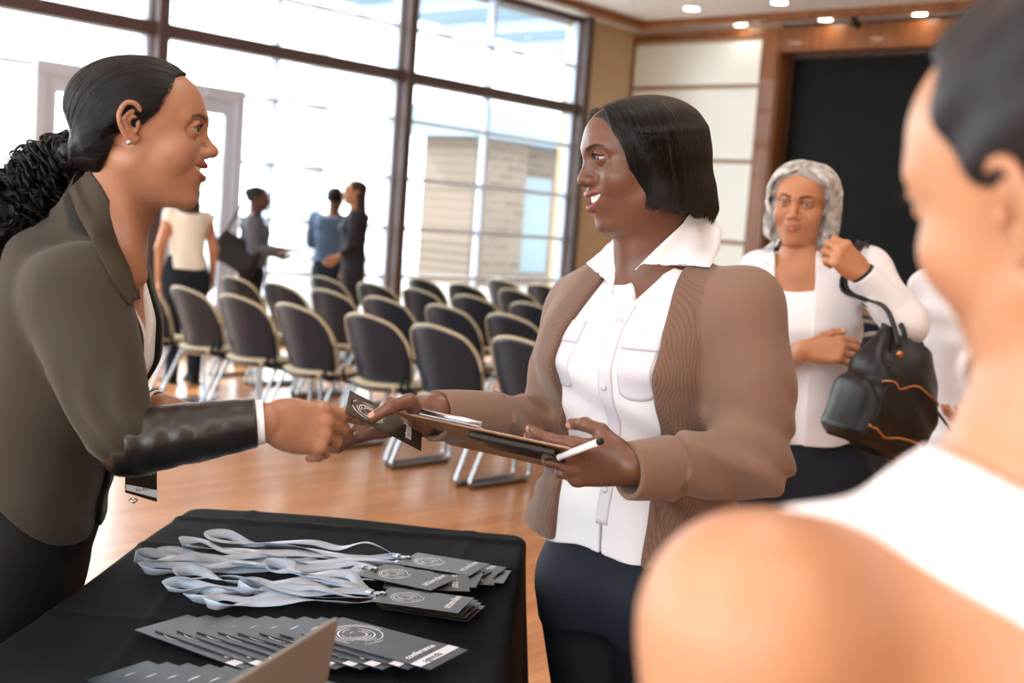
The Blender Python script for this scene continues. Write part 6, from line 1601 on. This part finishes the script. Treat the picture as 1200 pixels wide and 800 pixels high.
for i in range(8):
    o = copy_tree(proto_br); u = i/7; lay(o, 205+(390-205)*u, 812+(822-812)*u, TZ+.0022+.0021*i, a0-5*(1-u)+RNG.uniform(-1.5, 1.5)); tag(o, f"slate brochure in the lower fan at the bottom edge, {['farthest left', 'second from the left', 'third from the left', 'fourth from the left', 'fourth from the right', 'third from the right', 'second from the right', 'topmost beside the laptop'][i]}", 'brochure', 'conference brochures fanned at the near edge')
# ---- laptop standing open, its lid seen from behind
T1 = onz(392, 722, .955); T2 = onz(268, 798, .955); eh = unit(T2-T1); T2 = T1+eh*.325
M_lap = mat('laptop_metal', '#85807c', .42, metal=.25, bump=.05, bscale=900)
def laptop():
    down = unit(np.array([-.13, .0, -1.])-eh*np.dot((-.13, 0, -1.), eh)); H1 = T1+down*.205; n = unit(np.cross(eh, down)); n = n if n[0] > 0 else -n
    t = empty('laptop', (H1[0], H1[1], TZ), 0, 'open laptop in grey brown metal with its lid back towards the camera', 'laptop')
    R_ = np.stack([eh, down, np.cross(eh, down)], 1); s = 1 if np.dot(R_[:, 2], n) > 0 else -1
    o = MB().box((0, 0, 0), (.325, .205, -.006*s) if s < 0 else (.325, .205, .006), .002, M=(R_, T1)).build('lid', M_lap); world_child(o, t)
    o = MB().box((.008, .008, -.0008*s), (.317, .192, 0), M=(R_, T1-n*.0012)).build('screen', M_screen); world_child(o, t)
    bx = np.array([eh[1], -eh[0], 0.]); bx = bx if bx[0] < 0 else -bx; Rb = np.stack([eh*[1, 1, 0]/np.linalg.norm(eh[:2]), bx, np.array([0, 0, 1.])], 1); Hb = np.array([H1[0], H1[1], TZ+.001])
    o = MB().box((0, 0, 0), (.325, .225, .013), .003, M=(Rb, Hb)).build('base', M_lap); world_child(o, t)
    mb = MB()
    for r in range(5):
        for k in range(13): mb.box((.022+k*.0217, .03+r*.0195, .0125), (.022+k*.0217+.018, .03+r*.0195+.016, .0142))
    world_child(mb.build('keyboard', M_rubber), t)
    o = MB().box((.11, .145, .0128), (.215, .21, .0133), M=(Rb, Hb)).build('trackpad', M_screen); world_child(o, t)
    kb = [c for c in t.children if c.name.startswith('keyboard')][0]
    for v in kb.data.vertices: v.co = Vector(Rb@np.array(v.co)+Hb)
laptop()
# ================================================================== out-of-focus person close to the camera on the right
fo = dict(pel=at(1110, 2100, .74), neck=at(1215, 545, .72))
fsh = (at(1420, 640, .84), at(885, 735, .60)); fel = (fsh[0]+np.array([.04, .02, -.28]), fsh[1]+np.array([.0, -.03, -.28])); fwr = (fel[0]+np.array([-.06, .18, -.05]), fel[1]+np.array([-.02, .17, -.12]))
M_white3 = mat('white_sleeveless_top', '#e6e5e8', .8)
fpel = at(1180, 700, .74); fpel[2] = .88
M_hairF = mat('dark_updo', '#17151a', .5)
rF, HF, tF, PF, RF, LF, gF, sF = figure('blurred person in a white sleeveless top in the right foreground, seen from behind', fpel, fo['neck'], (-.90, .45, 0), at(1276, 236, .70), (-.50, .84, -.16), fsh, fel, fwr, SK_F,
    dict(smile=.2, mouth_open=0.), M_white3, .014, M_jean, h=.0035, hh=.004, sleeve=0., tail=-.05, hs=1.0, neck_cut=.072, arm_r=.054, strap=lambda Q: np.maximum(.158-.12*np.maximum(0, .46-Q[:, 2])-np.abs(Q[:, 1]), .20-Q[:, 2]), wide=1.0, up=(-.34, 0, 1))
def front_hair():
    m = Sdf(); m.frame(HF, tF, 1.0); m.ell((-.014, 0, .048), (.104, .084, .084), k=0); m.ell((-.05, 0, -.005), (.045, .06, .05), k=.02); m.ell((-.105, 0, .04), (.045, .05, .045), k=.02)
    m.cut(lambda P: np.interp(P[:, 2], [-.06, -.03, .0, .02, .05, .09, .12], [-.050, -.036, -.020, .005, .030, .044, .06])-P[:, 0], k=.01); m.disp(lambda P: .002*np.sin(P[:, 0]*90+P[:, 2]*120)); m.frame(); world_child(put('hair', m.mesh('hair', .0035), M_hairF), rF)
front_hair()
